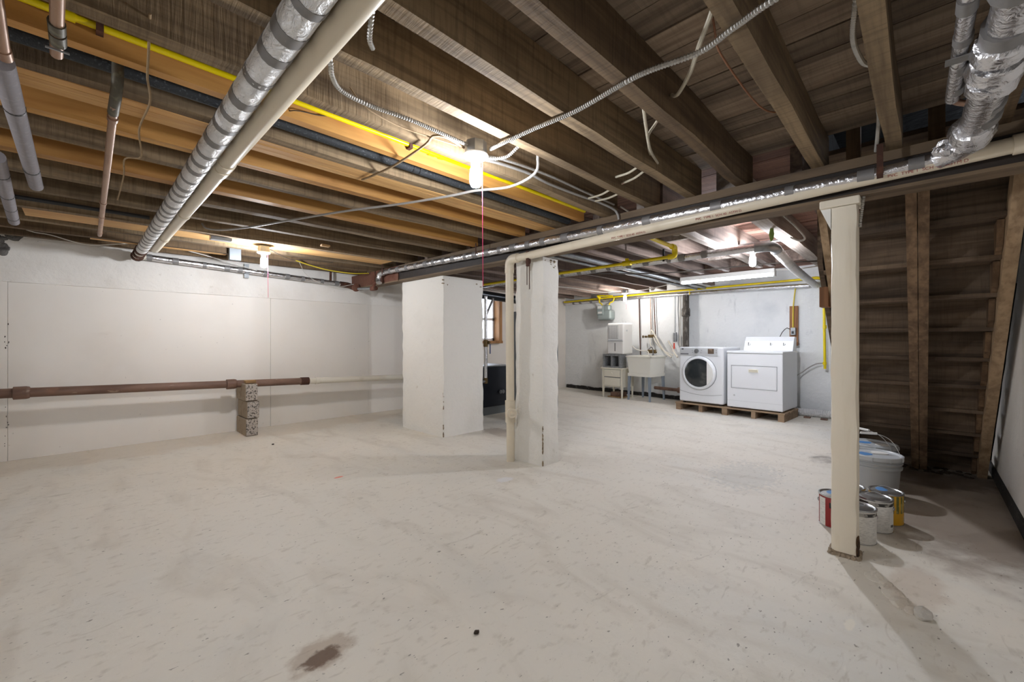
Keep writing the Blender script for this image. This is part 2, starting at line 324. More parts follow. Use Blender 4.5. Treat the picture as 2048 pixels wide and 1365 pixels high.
def noisy_box(mb, x0, x1, y0, y1, z0, z1, step, amp, sc=3, seed=0, edge=0):
    """subdivided box with a hand-plastered surface"""
    bm = bmesh.new(); nx, ny, nz = [max(1, round((b - a) / step)) for a, b in ((x0, x1), (y0, y1), (z0, z1))]
    idx = {}; vs = []; fs = []
    def v(i, j, k):
        if (i, j, k) not in idx:
            p = Vector((x0 + (x1 - x0) * i / nx, y0 + (y1 - y0) * j / ny, z0 + (z1 - z0) * k / nz))
            d = noise.noise_vector(p * sc + Vector((seed, 0, 0))) + .5 * noise.noise_vector(p * sc * 3.3 + Vector((seed, 9, 0)))
            q = p + d * amp
            on = (i in (0, nx)) + (j in (0, ny))
            if edge and on == 2:
                cx, cy = (x0 + x1) / 2, (y0 + y1) / 2; e = edge * (1 + 1.2 * noise.noise(p * 9))
                q.x += math.copysign(e, cx - p.x); q.y += math.copysign(e, cy - p.y)
            if k == 0: q.z = z0
            if k == nz: q.z = z1
            idx[i, j, k] = len(vs); vs.append(q)
        return idx[i, j, k]
    for i in range(nx):
        for j in range(ny):
            for k in (0, nz): fs.append((v(i, j, k), v(i + 1, j, k), v(i + 1, j + 1, k), v(i, j + 1, k)))
    for i in range(nx):
        for k in range(nz):
            for j in (0, ny): fs.append((v(i, j, k), v(i + 1, j, k), v(i + 1, j, k + 1), v(i, j, k + 1)))
    for j in range(ny):
        for k in range(nz):
            for i in (0, nx): fs.append((v(i, j, k), v(i, j + 1, k), v(i, j + 1, k + 1), v(i, j, k + 1)))
    mb.add(vs, fs, True); bm.free(); return mb
def bands(ob_parent, axis, r, centre, positions, width, m='tape', name='tape_band', n=14):
    """alike rings round a straight pipe: one mesh, copied along an axis"""
    mb = MB(); p0 = [0, 0, 0]; p1 = [0, 0, 0]; p0[axis] = -width / 2; p1[axis] = width / 2
    mb.cyl(p0, p1, r, n=n); first = None
    org = next(WO[q.name] for q in (ob_parent,) if q.name in WO)
    for i, pos in enumerate(positions):
        c = list(centre(pos)); c[axis] = pos
        if first is None:
            save = WO.pop(ob_parent.name); first = mb.build(name, m, ob_parent); WO[ob_parent.name] = save; o = first
        else: o = first.copy(); COL.objects.link(o)
        o.location = Vector(c) - org
        q = 1 + .25 * math.sin(i * 2.3); sc = [1, 1, 1]; sc[axis] = q; o.scale = sc
ZJ = 2.05                                    # underside of the joists
def xw(y): return 7.52 + .08 * y             # the far wall is a little out of square

# ------------------------------------------------------------------ the room
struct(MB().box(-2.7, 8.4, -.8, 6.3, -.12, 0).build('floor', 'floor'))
fl = bpy.data.objects['floor']
lip = MB()
for i, (x, y, r) in enumerate(((2.62, .16, .05), (2.56, .12, .045), (2.50, .09, .055), (2.44, .07, .05), (2.40, .03, .04))):
    lip.lump((x, y, -.006), (r * 1.3, r * .8, .016), i)
lip.build('broken_concrete_edge', 'floor', fl)
# left wall with its window opening
wl = struct(MB().box(-2.7, 5.22, 6.05, 6.3, 0, 2.3).box(5.84, 8.4, 6.05, 6.3, 0, 2.3).box(5.22, 5.84, 6.05, 6.3, 0, 1.08).box(5.22, 5.84, 6.05, 6.3, 2.02, 2.3).build('wall_left', 'wall_panel'))
for a, b in ((-2.7, -.4815), (-.48, 1.7), (1.7025, 3.04), (3.0415, 5.1)):
    MB().rbox(a, b, 6.026, 6.052, 0, 1.66, .002, 1).build('wall_panel', 'wall_panel', wl)
pb = MB(); noisy_box(pb, -2.7, 5.2, 6.012, 6.12, 1.655, 2.25, .05, .011, 5, 3)
pb.build('plaster_band', 'plaster', wl)
ch = MB()
for i in range(16):
    z = random.choice((.1, .2, .3, .45, 1.03, 1.2, 1.6)) + .12 * random.random(); ch.lump((-.485 + .03 * (random.random() - .5), 6.026, z), (.002 + .003 * random.random(), .002, .003 + .006 * random.random()), i, .7)
ch.build('chipped_spots', 'debris', wl)
rb = MB()
for i in range(26):
    rb.lump((-.62 + random.random() * .2, 6.02, 1.93 + random.random() * .19), (.03 + random.random() * .025, .025, .02 + random.random() * .025), i)
rb.build('exposed_rubble', 'rubble', wl)
# far wall, right wall, back wall, stairwell walls
fw = MB(); noisy_box(fw, -.2, 0, -.8, 6.4, 0, 2.3, .09, .012, 2.5, 7); fw.v = [(x + xw(y) + .2, y, z) for x, y, z in fw.v]
wf = struct(fw.build('wall_far', 'plaster_cold'))
tb = MB(); vs = []
for i in range(121):
    y = 6.0 - i * .04; h = .085 + .03 * noise.noise(Vector((y * 3, 0, 0))) + .02 * noise.noise(Vector((y * 11, 0, 0))); e = .03 + .012 * noise.noise(Vector((y * 8, 4, 0)))
    vs += [(xw(y) + .05, y, 0), (xw(y) - e, y, 0), (xw(y) - e, y, h * .8), (xw(y) + .05, y, h)]
tb.add(vs, [(4 * i + k, 4 * i + k + 1, 4 * i + k + 5, 4 * i + k + 4) for i in range(120) for k in range(3)])
tb.build('tar_band', 'tar', wf)
zz = []
for i in range(41):
    z = 2.25 * (1 - i / 40); zz.append((5.50 - z * .98 + .035 * noise.noise(Vector((i * .45, 0, 0))) + .012 * noise.noise(Vector((i * 1.9, 5, 0))), z))
wr = struct(MB().prism([(-2.7, 0), (-2.7, 2.25)] + zz, 1, -.428, -.42).build('wall_right', 'plaster'))
MB().prism([(-2.7, 0), (-2.7, 2.25)] + [(x + .012, z) for x, z in zz], 1, -.60, -.428).build('gap_shade_core', 'dark_stone_shade', wr)  # core behind the plaster, coloured near black to give the gap its shade
struct(MB().box(5.52, 5.58, -.62, -.30, 0, 1.6).build('wall_understair', 'dark_stone_shade'))
struct(MB().box(-1.0, 5.46, -.42, -.405, 0, .085).build('baseboard_right', 'tar'))
struct(MB().box(2.4, 8.3, -.82, -.62, 0, 2.6).build('wall_stairwell', 'dark_stone_shade'))
struct(MB().prism([(3.62, 1.66), (5.3, .05), (5.3, 2.5), (3.62, 2.5)], 1, .50, .53).build('wall_added_partition', 'stair_y'))  # partition added to keep laundry light off the right wall and stairwell
struct(MB().box(-2.9, -2.7, -.8, 6.3, 0, 2.3).build('wall_back', 'wall_panel'))
# ceiling: slab, subfloor planks and joists
ce = struct(MB().box(-2.7, 2.88, -.8, 6.3, 2.27, 2.4).box(2.88, 5.2, .52, 6.3, 2.27, 2.4).box(5.2, 8.4, -.8, 6.3, 2.27, 2.4)
            .box(2.80, 5.3, -.8, .56, 2.8, 2.9).box(2.80, 2.88, -.8, .56, 2.4, 2.8).box(5.2, 5.3, -.8, .56, 2.4, 2.8).box(2.8, 5.3, .52, .56, 2.4, 2.8).build('ceiling', 'dark_stone_shade'))
x = -2.7; i = 0
while x < 8.2:
    w = .13 + .02 * random.random(); y0 = .52 if 2.8 < x < 5.15 else -.6
    MB().box(x, x + w - .004 - .004 * random.random(), y0, 6.05, 2.243 + .006 * random.random(), 2.268).build('subfloor_plank', 'plank' if x < 2.85 else 'plank_pink', ce)
    x += w; i += 1
def joist(x0, x1, y0, y1, m, z0=ZJ, z1=2.243, name='joist', lab=None, wob=.004):
    n = 18; mb = MB(); vs = []; s0 = random.random() * 50
    for i in range(n + 1):
        x = x0 + (x1 - x0) * i / n; d = wob * noise.noise(Vector((x * 1.7, s0, 0))) * 2; e = wob * noise.noise(Vector((x * 2.3, s0 + 9, 0))) * 2
        vs += [(x, y0 + d, z0 + e), (x, y1 + d, z0 + e * .7), (x, y1 + d, z1), (x, y0 + d, z1)]
    fs = [(3, 2, 1, 0), tuple(4 * n + k for k in range(4))]
    for i in range(n):
        for k in range(4): fs.append((4 * i + k, 4 * i + (k + 1) % 4, 4 * i + 4 + (k + 1) % 4, 4 * i + 4 + k))
    o = mb.add(vs, fs).build(name, m, ce)
    if lab: o['label'] = lab
    return o
for y0, y1, m, x1 in ((-.27, -.21, 'old_dark_x', 2.88), (.072, .13, 'old_x', 2.88), (.372, .43, 'old_x', 2.90), (.745, .805, 'old_dark_x', 2.88), (1.045, 1.105, 'old_x', 2.86),
                      (1.335, 1.395, 'old_x', 2.87), (1.668, 1.728, 'old_x', 2.86), (2.14, 2.2, 'old_x', 2.88), (2.83, 2.89, 'old_x', 2.88),
                      (3.5, 3.58, 'old_x', 2.88), (3.94, 4.0, 'old_x', 2.88), (4.44, 4.52, 'old_x', 2.88), (4.95, 5.02, 'old_x', 2.88), (5.36, 5.42, 'old_dark_x', 2.88), (5.75, 5.81, 'old_dark_x', 2.88)):
    joist(-2.7, x1, y0, y1, m, wob=.006)
for y0, y1 in ((1.891, 1.936), (3.15, 3.225)): joist(-2.7, 2.74, y0, y1, 'lvl', lab='new orange joist set beside an old one', wob=.001)
for y0, y1 in ((2.204, 2.25), (2.252, 2.298), (2.30, 2.346)): joist(-2.7, 2.78, y0, y1, 'lvl_pale', wob=.001, lab='pale ply of the triple joist')
for y0, y1 in ((2.552, 2.581), (2.583, 2.612)): joist(-2.7, 2.78, y0, y1, 'lvl', wob=.001, lab='new orange joist')
joist(-.3, 2.6, 4.54, 4.84, 'lvl_pale', ZJ + .01, ZJ + .045, 'pale_board', 'wide pale board carrying the lamp', .002)
joist(.05, 1.1, 5.43, 5.5, 'lvl_pale', ZJ, ZJ + .04, 'pale_board')
for y0, y1, m, x0, x1 in ((.84, .96, 'whitewashed', 2.9, 7.6), (1.33, 1.39, 'old_laundry', 2.9, 6.15), (1.47, 1.53, 'whitewashed', 2.9, 6.15), (1.86, 1.92, 'old_laundry', 2.9, 6.15), (2.2, 2.26, 'old_laundry', 2.9, 6.15),
                          (2.55, 2.61, 'old_laundry', 2.9, 7.6), (2.98, 3.04, 'old_laundry', 2.9, 7.6), (3.4, 3.46, 'old_laundry', 2.9, 7.6), (3.8, 3.86, 'old_laundry', 2.9, 7.7),
                          (4.25, 4.31, 'old_laundry', 2.9, 7.7), (4.7, 4.76, 'old_laundry', 2.9, 7.7), (5.2, 5.26, 'old_laundry', 2.9, 7.8), (5.65, 5.71, 'old_laundry', 2.9, 7.8), (.50, .56, 'old_laundry', 2.9, 7.5)):
    joist(x0, x1, y0, y1, m, wob=.008)
joist(6.15, 6.2, 1.0, 2.55, 'old_laundry', ZJ + .05, name='header')
for a, b in ((4.0, 4.15), (5.3, 5.45)):
    MB().box(a, a + .04, 1.53, 1.86, ZJ + .03, 2.243).build('blocking', 'whitewashed', ce)
for y, z0 in ((.27, 2.05), (-.05, 2.05)): MB().box(2.93, 2.99, y - .03, y + .03, z0, 2.6).build('cripple_stud', 'stair_s', ce)
# old joist marks: printed stamp on the new orange joist
st = MB()
for a, b, c, d in ((.05, .054, 2.14, 2.175), (.115, .119, 2.125, 2.165)): st.box(a, b, 1.8885, 1.8905, c, d)
for i in range(6):
    for j in range(3): st.box(.066 + j * .014, .066 + j * .014 + .006 + .004 * ((i * j) % 3 == 1), 1.8885, 1.8905, 2.125 + i * .009, 2.129 + i * .009)
st.build('printed_stamp', 'ink_brown', ce)
# window
wn = struct(MB().box(5.22, 5.30, 5.98, 6.2, 1.08, 2.02).box(5.76, 5.84, 5.98, 6.2, 1.08, 2.02).box(5.22, 5.84, 5.96, 6.2, 1.05, 1.10).box(5.22, 5.84, 5.98, 6.2, 1.98, 2.04).build('window_1', 'frame_wood'))
MB().box(5.30, 5.34, 6.13, 6.17, 1.1, 1.98).box(5.72, 5.76, 6.13, 6.17, 1.1, 1.98).box(5.3, 5.76, 6.13, 6.17, 1.1, 1.15).box(5.3, 5.76, 6.13, 6.17, 1.93, 1.98).box(5.3, 5.76, 6.13, 6.17, 1.50, 1.55).build('sash', 'window_white', wn)
for a, b in ((1.15, 1.50), (1.55, 1.93)): MB().box(5.34, 5.72, 6.146, 6.152, a, b).build('pane', 'glass', wn)

# ------------------------------------------------------------------ pillars, post, beam
def pillar(label, x0, x1, y0, y1, z1, seed):
    t = thing('support_pillar', label, 'pillar', ((x0 + x1) / 2, (y0 + y1) / 2, 0))
    mb = MB(); noisy_box(mb, x0, x1, y0, y1, 0, z1, .035, .009, 4, seed, .006); mb.build('painted_body', 'pillar', t)
    e = MB()
    for i in range(11):
        z = .02 + .5 * random.random() ** 2.2; e.lump((x0 + .009, y0 + .009, z), (.0065, .0065, .008 + .02 * random.random()), i + seed, .8)
    for i in range(9):
        e.lump((x0 + (x1 - x0) * random.random(), y0 + .008, z1 - .02 - .12 * random.random() ** 2), (.008 + .014 * random.random(), .0085, .006 + .008 * random.random()), i + seed, .8)
    e.build('bare_patches', 'bare', t)
    return t
pillar('narrow white plastered pillar beside the cream drain pipe', 2.835, 3.06, 2.39, 2.735, 1.853, 1)
pillar('wide white plastered pillar, the bulkier of the two', 2.875, 3.49, 3.905, 4.79, 1.853, 5)
b = thing('steel_beam', 'long dark steel beam carrying the joists across the basement', 'beam', (2.84, 2.9, 1.855))
MB().box(2.775, 2.79, -.62, 4.69, 1.87, 2.035).build('web', 'beam', b)
MB().box(2.77, 2.905, -.62, 6.1, 1.855, 1.872).build('bottom_flange', 'beam_brown', b)
MB().box(2.765, 2.9, -.62, 4.69, 2.0, 2.049).build('timber_plate', 'beam_brown', b)
MB().box(2.772, 2.9, 4.695, 6.2, 1.872, 2.049).build('rusted_end', 'rust', b)
MB().box(2.765, 2.775, 5.28, 5.31, 1.872, 2.049).box(2.765, 2.772, 4.69, 4.70, 1.86, 2.049).build('rust_stiffener', 'rust_dark', b)
t = thing('timber_post', 'cream painted square timber post standing beside the paint cans', 'post', (2.80, .29, 0))
mb = MB(); noisy_box(mb, 2.745, 2.865, .236, .346, .02, 1.81, .03, .0022, 6, 2, .005); mb.build('shaft', 'cream', t)
MB().rbox(2.735, 2.88, .225, .392, 1.812, 1.853, .006).build('cap_block', 'cream', t)
MB().prism([(.346, 1.70), (.346, 1.812), (.39, 1.812)], 0, 2.76, 2.85).build('side_bracket', 'white_plastic', t)
mb = MB()
for i in range(6): mb.lump((2.75 + .05 * random.random(), .237, .02 + .07 * random.random()), (.02, .007, .03), i)
mb.build('rotten_corner', 'rot', t)
mb = MB()
for i in range(22):
    a = 2 * math.pi * i / 22; mb.lump((2.805 + .062 * max(-1, min(1, 1.3 * math.cos(a))), .291 + .057 * max(-1, min(1, 1.3 * math.sin(a))), .004), (.014, .013, .006 + .010 * random.random()), i, .6)
mb.box(2.75, 2.86, .241, .341, 0, .022); mb.build('mortar_foot', 'block_side', t)

# ------------------------------------------------------------------ stairs seen from behind
t = thing('basement_stairs', 'steep dark wooden stairs seen from behind and below', 'stairs', (5.1, .05, 0))
RS, X0 = .2, 5.22
for k in range(1, 12):
    xb = X0 - RS * (k - 1); zb = RS * (k - 1)
    MB().box(xb, xb + .02, -.36, .47, zb + (0 if k == 1 else -.0), zb + RS - .015).build('riser', 'stair_y', t)
    MB().box(xb - RS - .03, xb + .045, -.38, .49, zb + RS - .025, zb + RS).build('tread', 'stair_y', t)
def diag(d0, d1, z0=0, z1=2.2): return [(d0 - z0, z0), (d1 - z0, z0), (d1 - z1, z1), (d0 - z1, z1)]
for a, bb in ((.002, .048), (.052, .098)): MB().prism(diag(5.06, 5.20, .0, 2.04), 1, a - .03, bb - .03).build('carriage_board', 'stair_s', t)
MB().prism(diag(5.08, 5.26, 0, 2.0), 1, -.372, -.318).build('stringer', 'pale_board', t)
for k in range(1, 10):
    xb = X0 - RS * (k - 1); zb = RS * (k - 1)
    MB().prism([(xb - .10, zb + .10 - .06), (xb + .0, zb - .02), (xb + .0, zb + RS - .03), (xb - .16, zb + RS - .03)], 1, -.316, -.29).build('cleat', 'stair_s', t)
MB().prism(diag(5.1, 5.22, 0, 1.95), 1, .428, .468).build('stringer', 'pale_board', t)
MB().box(3.02, 3.12, -.10, -.02, 1.92, 2.0).build('packing_block', 'stair_s', t)
tag(MB().rbox(3.64, 3.76, .469, .522, 1.35, 1.492, .004).build('wooden_block', 'brown_board'), 'short brown timber block fixed behind the cream post', 'wood block')

# ------------------------------------------------------------------ pipes
def pipe_run(name, label, pts, r, m, part='pipe', cat='pipe', step=.03, n=16):
    t = thing(name, label, cat, pts[0]); MB().tube(spline(pts, step) if len(pts) > 2 else pts, r, n).build(part, m, t); return t
def frange(a, b, s):
    out = []
    while a < b: out.append(a); a += s
    return out
# foil wrapped pipe under the joists, beside a pvc pipe
t = thing('foil_wrapped_pipe', 'foil wrapped pipe with grey tape bands under the near left joists', 'pipe', (.4, .5, 1.98))
pts = [(.4, .5, 1.975), (.4, 5.35, 1.985)]
mb = MB(); p = spline(pts, .03); mb.tube(p, .045, 16, True, [.045 * (1 + .05 * noise.noise(Vector((0, q.y * 24, 0)))) for q in p]); mb.build('foil_sleeve', 'foil_white', t)
bands(t, 1, .0468, lambda y: (.4, y, 1.975 + .01 * (y - .5) / 4.85), [q + .02 * math.sin(q * 31) for q in frange(.78, 5.2, .15)], .042)
MB().tube(spline([(.4, 5.33, 1.985), (.4, 5.6, 1.99), (.4, 5.8, 1.995), (.44, 5.88, 2.0)], .02), .04, 14).build('white_end', 'pvc_white', t)
bands(t, 1, .052, lambda y: (.4, y, 1.99), [5.38, 5.43, 5.60, 5.65], .025, 'rust_dark', 'rusty_coupling')
MB().lathe([(.03, -.03), (.05, -.03), (.056, 0), (.05, .03), (.03, .03)], (.40, 5.83, 1.99), 14, 1).build('elbow_flange', 'rust_dark', t)
t = thing('drain_pipe', 'cream plastic drain pipe running beside the tape banded foil pipe', 'pipe', (.487, .5, 1.97))
MB().cyl((.487, .5, 1.965), (.487, 5.25, 1.99), .035, n=18).build('pipe', 'pvc', t)
bands(t, 1, .0395, lambda y: (.487, y, 1.965 + .025 * (y - .5) / 4.75), [2.42, 2.52, 3.62, 4.62], .06, 'pvc', 'coupling', 18)
MB().tube(spline([(.487, 5.22, 1.99), (.487, 5.32, 2.0), (.46, 5.4, 2.06), (.45, 5.42, 2.1)], .02), .034, 14).build('elbow', 'pvc', t)
t = thing('foil_wrapped_pipe', 'thin foil pipe hung along the top of the left wall', 'pipe', (.46, 5.9, 2.0))
p0, p1 = (.44, 5.9, 2.0), (2.68, 5.9, 1.905)
MB().cyl(p0, p1, .032, n=14).build('foil_sleeve', 'foil', t)
bands(t, 0, .0345, lambda x: (x, 5.9, 2.0 - .095 * (x - .44) / 2.24), [.5, .72, .98, 1.2, 1.33, 1.6, 1.86, 2.05, 2.3, 2.5, 2.62], .045)
MB().box(1.385, 1.435, 5.93, 5.94, 1.88, 2.05).box(1.385, 1.435, 5.86, 5.93, 1.925, 1.93).build('hanger_strap', 'steel_grey', t)
MB().cyl((2.42, 5.9, 1.92), (2.42, 5.9, 2.12), .016, n=10).build('riser_stub', 'rust_dark', t)
MB().tube(spline([(2.55, 5.9, 1.91), (2.66, 5.9, 1.905), (2.70, 5.86, 1.88), (2.70, 5.76, 1.86)], .015), .038, 14).build('rusty_elbow', 'rust_dark', t)
MB().lathe([(.02, 0), (.055, .01), (.055, .03), (.02, .04)], (2.70, 5.70, 1.855), 16, 1).build('plug', 'rust', t)
# foil pipe and pvc pipe along the beam
t = thing('foil_wrapped_pipe', 'long foil wrapped pipe running along the front of the steel beam', 'pipe', (2.715, 4.9, 2.0))
fz = [(4.98, 1.99), (4.2, 1.98), (2.8, 1.953), (1.53, 1.936), (.72, 1.931), (.26, 1.928), (0, 1.935), (-.1, 1.94)]
def fzz(y):
    for (a, za), (c, zc) in zip(fz, fz[1:]):
        if c <= y <= a: return za + (zc - za) * (a - y) / (a - c)
    return 1.94
p = spline([(2.715, y, z) for y, z in fz], .03)
MB().tube(p, .032, 14, True, [.032 * (1 + .07 * noise.noise(Vector((0, q.y * 12, 4)))) for q in p]).build('foil_sleeve', 'foil', t)
bands(t, 1, .0348, lambda y: (2.715, y, fzz(y)), [.02, .2, .52, .9, 1.35, 1.72, 2.05, 2.28, 2.45, 2.63, 2.8, 2.97, 3.15, 3.3, 3.5, 3.66, 3.85, 4.0, 4.2, 4.4, 4.6, 4.78], .055)
MB().tube(spline([(2.715, 4.96, 1.99), (2.715, 5.05, 1.975), (2.71, 5.08, 1.92), (2.70, 5.06, 1.86)], .012), .038, 14).build('foil_elbow', 'foil', t)
MB().box(2.673, 2.677, .134, .158, 1.895, 2.06).build('rusty_strap', 'rust_dark', t)
MB().box(2.672, 2.676, 3.1, 3.112, 1.95, 2.06).build('hanger_wire', 'rust_dark', t)
MB().box(2.672, 2.676, 4.92, 4.94, 1.96, 2.09).build('hanger_chain', 'rust_dark', t)
t = thing('drain_pipe', 'cream plastic drain pipe along the beam turning down at the narrow pillar', 'pipe', (2.755, 2.72, 0))
pz = lambda y: 1.852 + (1.935 - 1.852) * (2.56 - y) / 2.85
MB().cyl((2.722, 2.6, pz(2.6)), (2.722, -.405, pz(-.405)), .034, n=18).build('horizontal_run', 'pvc', t)
MB().tube(spline([(2.722, 2.58, 1.852), (2.725, 2.66, 1.85), (2.738, 2.705, 1.82), (2.745, 2.716, 1.76)], .012), .042, 18).build('elbow', 'pvc', t)
MB().cyl((2.745, 2.716, 1.77), (2.765, 2.72, 0), .038, n=18).build('vertical_run', 'pvc', t)
MB().cyl((2.745, 2.716, 1.77), (2.745, 2.716, 1.73), .043, n=18).build('coupling', 'pvc', t)
tee = MB().cyl((2.762, 2.72, .36), (2.758, 2.72, .56), .047, n=18).cyl((2.762, 2.72, .46), (2.70, 2.64, .46), .036, n=18); tee.build('tee', 'pvc', t)
MB().cyl((2.715, 2.66, .46), (2.69, 2.628, .46), .043, n=18).cyl((2.692, 2.632, .46), (2.682, 2.618, .46), .018, n=6).build('cleanout_plug', 'pvc', t)
MB().cyl((2.722, -.27, pz(-.27)), (2.722, -.36, pz(-.36)), .041, n=18).build('coupling', 'pvc', t)
def text(body, size, m, parent, loc, rot, name='printed_text'):
    cu = bpy.data.curves.new(name, 'FONT'); cu.body = body; cu.size = size; cu.extrude = .0002
    ob = bpy.data.objects.new('_t', cu); COL.objects.link(ob); bpy.context.view_layer.update()
    me = bpy.data.meshes.new_from_object(ob.evaluated_get(bpy.context.evaluated_depsgraph_get())); bpy.data.objects.remove(ob)
    me.materials.clear(); me.materials.append(M[m]); o = bpy.data.objects.new(name, me); COL.objects.link(o); o.parent = parent
    o.location = Vector(loc) - WO[parent.name]; o.rotation_euler = rot; return o
for y in (.12, 1.02, 1.62): text('PVC  TYPE 1  SCH 40  ASTM D', .02, 'ink_red', t, (2.6965, y, pz(y) - .0265), (R(125), 0, R(-90)))
tag(MB().box(2.70, 2.722, 2.44, 2.47, 1.76, 1.89).lathe([(.02, -.012), (.032, 0), (.02, .012)], (2.715, 2.455, 1.80), 12, 0).cyl((2.72, 2.475, 1.78), (2.72, 2.475, 1.60), .004, n=6).cyl((2.72, 2.445, 1.78), (2.72, 2.445, 1.56), .004, n=6).build('rusty_clamp', 'rust_dark'),
    'rusty clamp with two thin rods hanging at top of the narrow pillar', 'clamp')
# right hand foil pipes
t = thing('foil_wrapped_pipe', 'thick foil pipe with torn insulation at the upper right', 'pipe', (.6, -.17, 1.98))
p = spline([(.6, -.175, 1.985), (1.7, -.172, 1.98), (2.2, -.16, 1.975), (2.5, -.145, 1.97), (2.66, -.12, 1.955), (2.715, -.05, 1.94)], .03)
MB().tube(p, .048, 16, True, [.048 * (1 + .14 * noise.noise(Vector((q.x * 9, 0, 2)))) for q in p]).build('foil_sleeve', 'foil', t)
bands(t, 0, .052, lambda x: (x, -.165, 1.979), [1.55, 1.78, 2.28, 2.4], .06)
for i, xx in enumerate((1.84, 1.95, 2.06, 2.5, 2.58)):
    mb = MB(); pr = [(.045, -.03), (.06, -.02), (.066 + .006 * (i % 2), .03), (.060, .03), (.05, -.015), (.045, -.025)]
    mb.lathe(pr, (xx, -.165 + .02 * (i > 2), 1.972), 18, 0)
    mb.v = [(a + .02 * noise.noise(Vector((bq * 30, c * 30, i))), bq + .006 * noise.noise(Vector((a * 40, c * 40, i))), c) for a, bq, c in mb.v]
    mb.build('torn_insulation', 'foil', t)
mb = MB()
for i in range(9): mb.lump((2.60 + .11 * random.random(), -.14 + .08 * random.random(), 1.93 + .035 * random.random()), (.03, .03, .028), i, .6)
mb.build('crumpled_foil', 'foil', t)
t = thing('foil_wrapped_pipe', 'thin foil pipe beside the thick torn one at the upper right', 'pipe', (.6, -.095, 2.005))
MB().cyl((.6, -.1, 2.008), (2.22, -.078, 2.0), .02, n=12).build('foil_sleeve', 'foil', t)
bands(t, 0, .0225, lambda x: (x, -.085, 2.003), [1.45, 1.62, 1.8, 1.98, 2.14], .05)
MB().tube(spline([(2.2, -.078, 2.0), (2.26, -.09, 2.0), (2.29, -.13, 1.99), (2.30, -.15, 1.985)], .012), .011, 10).build('copper_elbow', 'copper', t)
MB().box(1.86, 1.90, -.16, -.05, 1.978, 1.981).build('tape_flap', 'tape', t)
tag(MB().box(1.3, 1.95, -.205, -.185, 2.0, 2.045).build('rusty_bracket', 'rust'), 'rusty brown metal bracket above the thick torn foil pipe', 'bracket')
# copper and grey foam pipes on the left
t = thing('copper_pipe', 'long bare copper pipe under the left joists with a dark fitting', 'pipe', (.08, 1.75, 1.95))
MB().cyl((.079, 2.05, 1.952), (.096, 4.66, 1.948), .0135, n=12).build('pipe', 'copper', t)
MB().tube(spline([(.085, 1.96, 2.06), (.084, 1.965, 2.0), (.081, 2.0, 1.962), (.079, 2.12, 1.952)], .012), .0165, 12).build('elbow', 'solder', t)
bands(t, 1, .0165, lambda y: (.078 + .018 * (y - 1.9) / 2.76, y, 1.95), [2.17, 3.55, 3.95, 4.55], .03, 'copper', 'coupling')
t = thing('copper_pipe', 'short copper stub with a grey coupling below the yellow gas pipe', 'pipe', (-.045, .9, 1.95))
MB().cyl((-.02, .8, 1.95), (-.052, 1.80, 1.95), .0145, n=12).build('pipe', 'copper', t)
bands(t, 1, .018, lambda y: (-.047, y, 1.95), [1.64, 1.70], .045, 'solder', 'coupling')
MB().box(-.072, -.025, 1.735, 1.741, 1.932, 1.936).build('clip', 'steel_grey', t)
t = thing('copper_pipe', 'short copper stub at the far left edge of the ceiling', 'pipe', (-.14, .9, 1.95))
MB().cyl((-.12, .9, 1.95), (-.16, 1.93, 1.95), .0145, n=12).build('pipe', 'copper', t)
bands(t, 1, .017, lambda y: (-.158, y, 1.95), [1.9], .05, 'copper', 'end_cap')
for nm, lb, a, bq, ys in (('grey', 'grey foam covered pipe stub hanging nearest the left edge', (-.168, 1.96, 1.95), (-.174, 3.42, 1.95), [2.32, 3.1]),
                          ('grey', 'grey foam covered pipe with black ties near the left wall', (-.27, 3.0, 1.95), (-.335, 4.56, 1.95), [3.3, 3.75, 4.1, 4.4])):
    t = thing('insulated_pipe', lb, 'pipe', a); MB().cyl(a, bq, .028, n=16).build('foam_sleeve', 'foam_grey', t)
    bands(t, 1, .0292, lambda y: (a[0] + (bq[0] - a[0]) * (y - a[1]) / (bq[1] - a[1]), y, 1.95), ys, .012, 'black', 'tie_band')
# black foam pipe between joists
t = thing('insulated_pipe', 'long black foam covered pipe between the left joists', 'pipe', (-2.6, 2.04, 2.085))
MB().tube([(-2.6, 2.045, 2.085), (.6, 2.035, 2.085), (2.76, 2.06, 2.085)], .027, 16).build('foam_sleeve', 'foam_black', t)
bands(t, 0, .028, lambda x: (x, 2.04, 2.085), [.9, 1.29, 1.33], .006, 'black', 'joint')
tag(MB().cyl((-2.6, 1.968, 2.12), (2.7, 1.968, 2.12), .012, n=10).build('iron_pipe', 'rust_dark'), 'thin rusty pipe tucked above the black foam pipe', 'pipe')
t = thing('iron_pipe', 'thin black pipe hung below the joists near the left wall', 'pipe', (-2.6, 4.1, 2.06))
MB().cyl((-2.6, 4.12, 2.03), (.35, 4.12, 2.03), .014, n=10).build('pipe', 'black', t)
# yellow gas pipe
t = thing('gas_pipe', 'yellow gas pipe running along the new orange joist', 'pipe', (-2.6, 1.872, 2.115))
MB().cyl((-2.6, 1.872, 2.115), (2.72, 1.872, 2.115), .0115, n=12).build('pipe', 'yellow', t)
bands(t, 0, .0155, lambda x: (x, 1.872, 2.115), [-.03, 1.3, 1.36], .03, 'yellow', 'coupling')
for xx in (.03, 1.16): MB().box(xx, xx + .018, 1.856, 1.89, 2.095, 2.135).build('clip', 'rust_dark', t)
t = thing('gas_pipe', 'yellow gas pipe turning a corner below the laundry joists', 'pipe', (3.3, 1.69, 2.02))
MB().tube([(2.95, 1.70, 2.02), (3.92, 1.69, 2.0)], .018, 12).tube([(3.96, 1.70, 1.975), (3.96, 1.70, 1.95)], .018, 12).tube([(3.96, 1.74, 1.92), (3.97, 5.6, 1.89)], .016, 12).build('pipe', 'yellow', t)
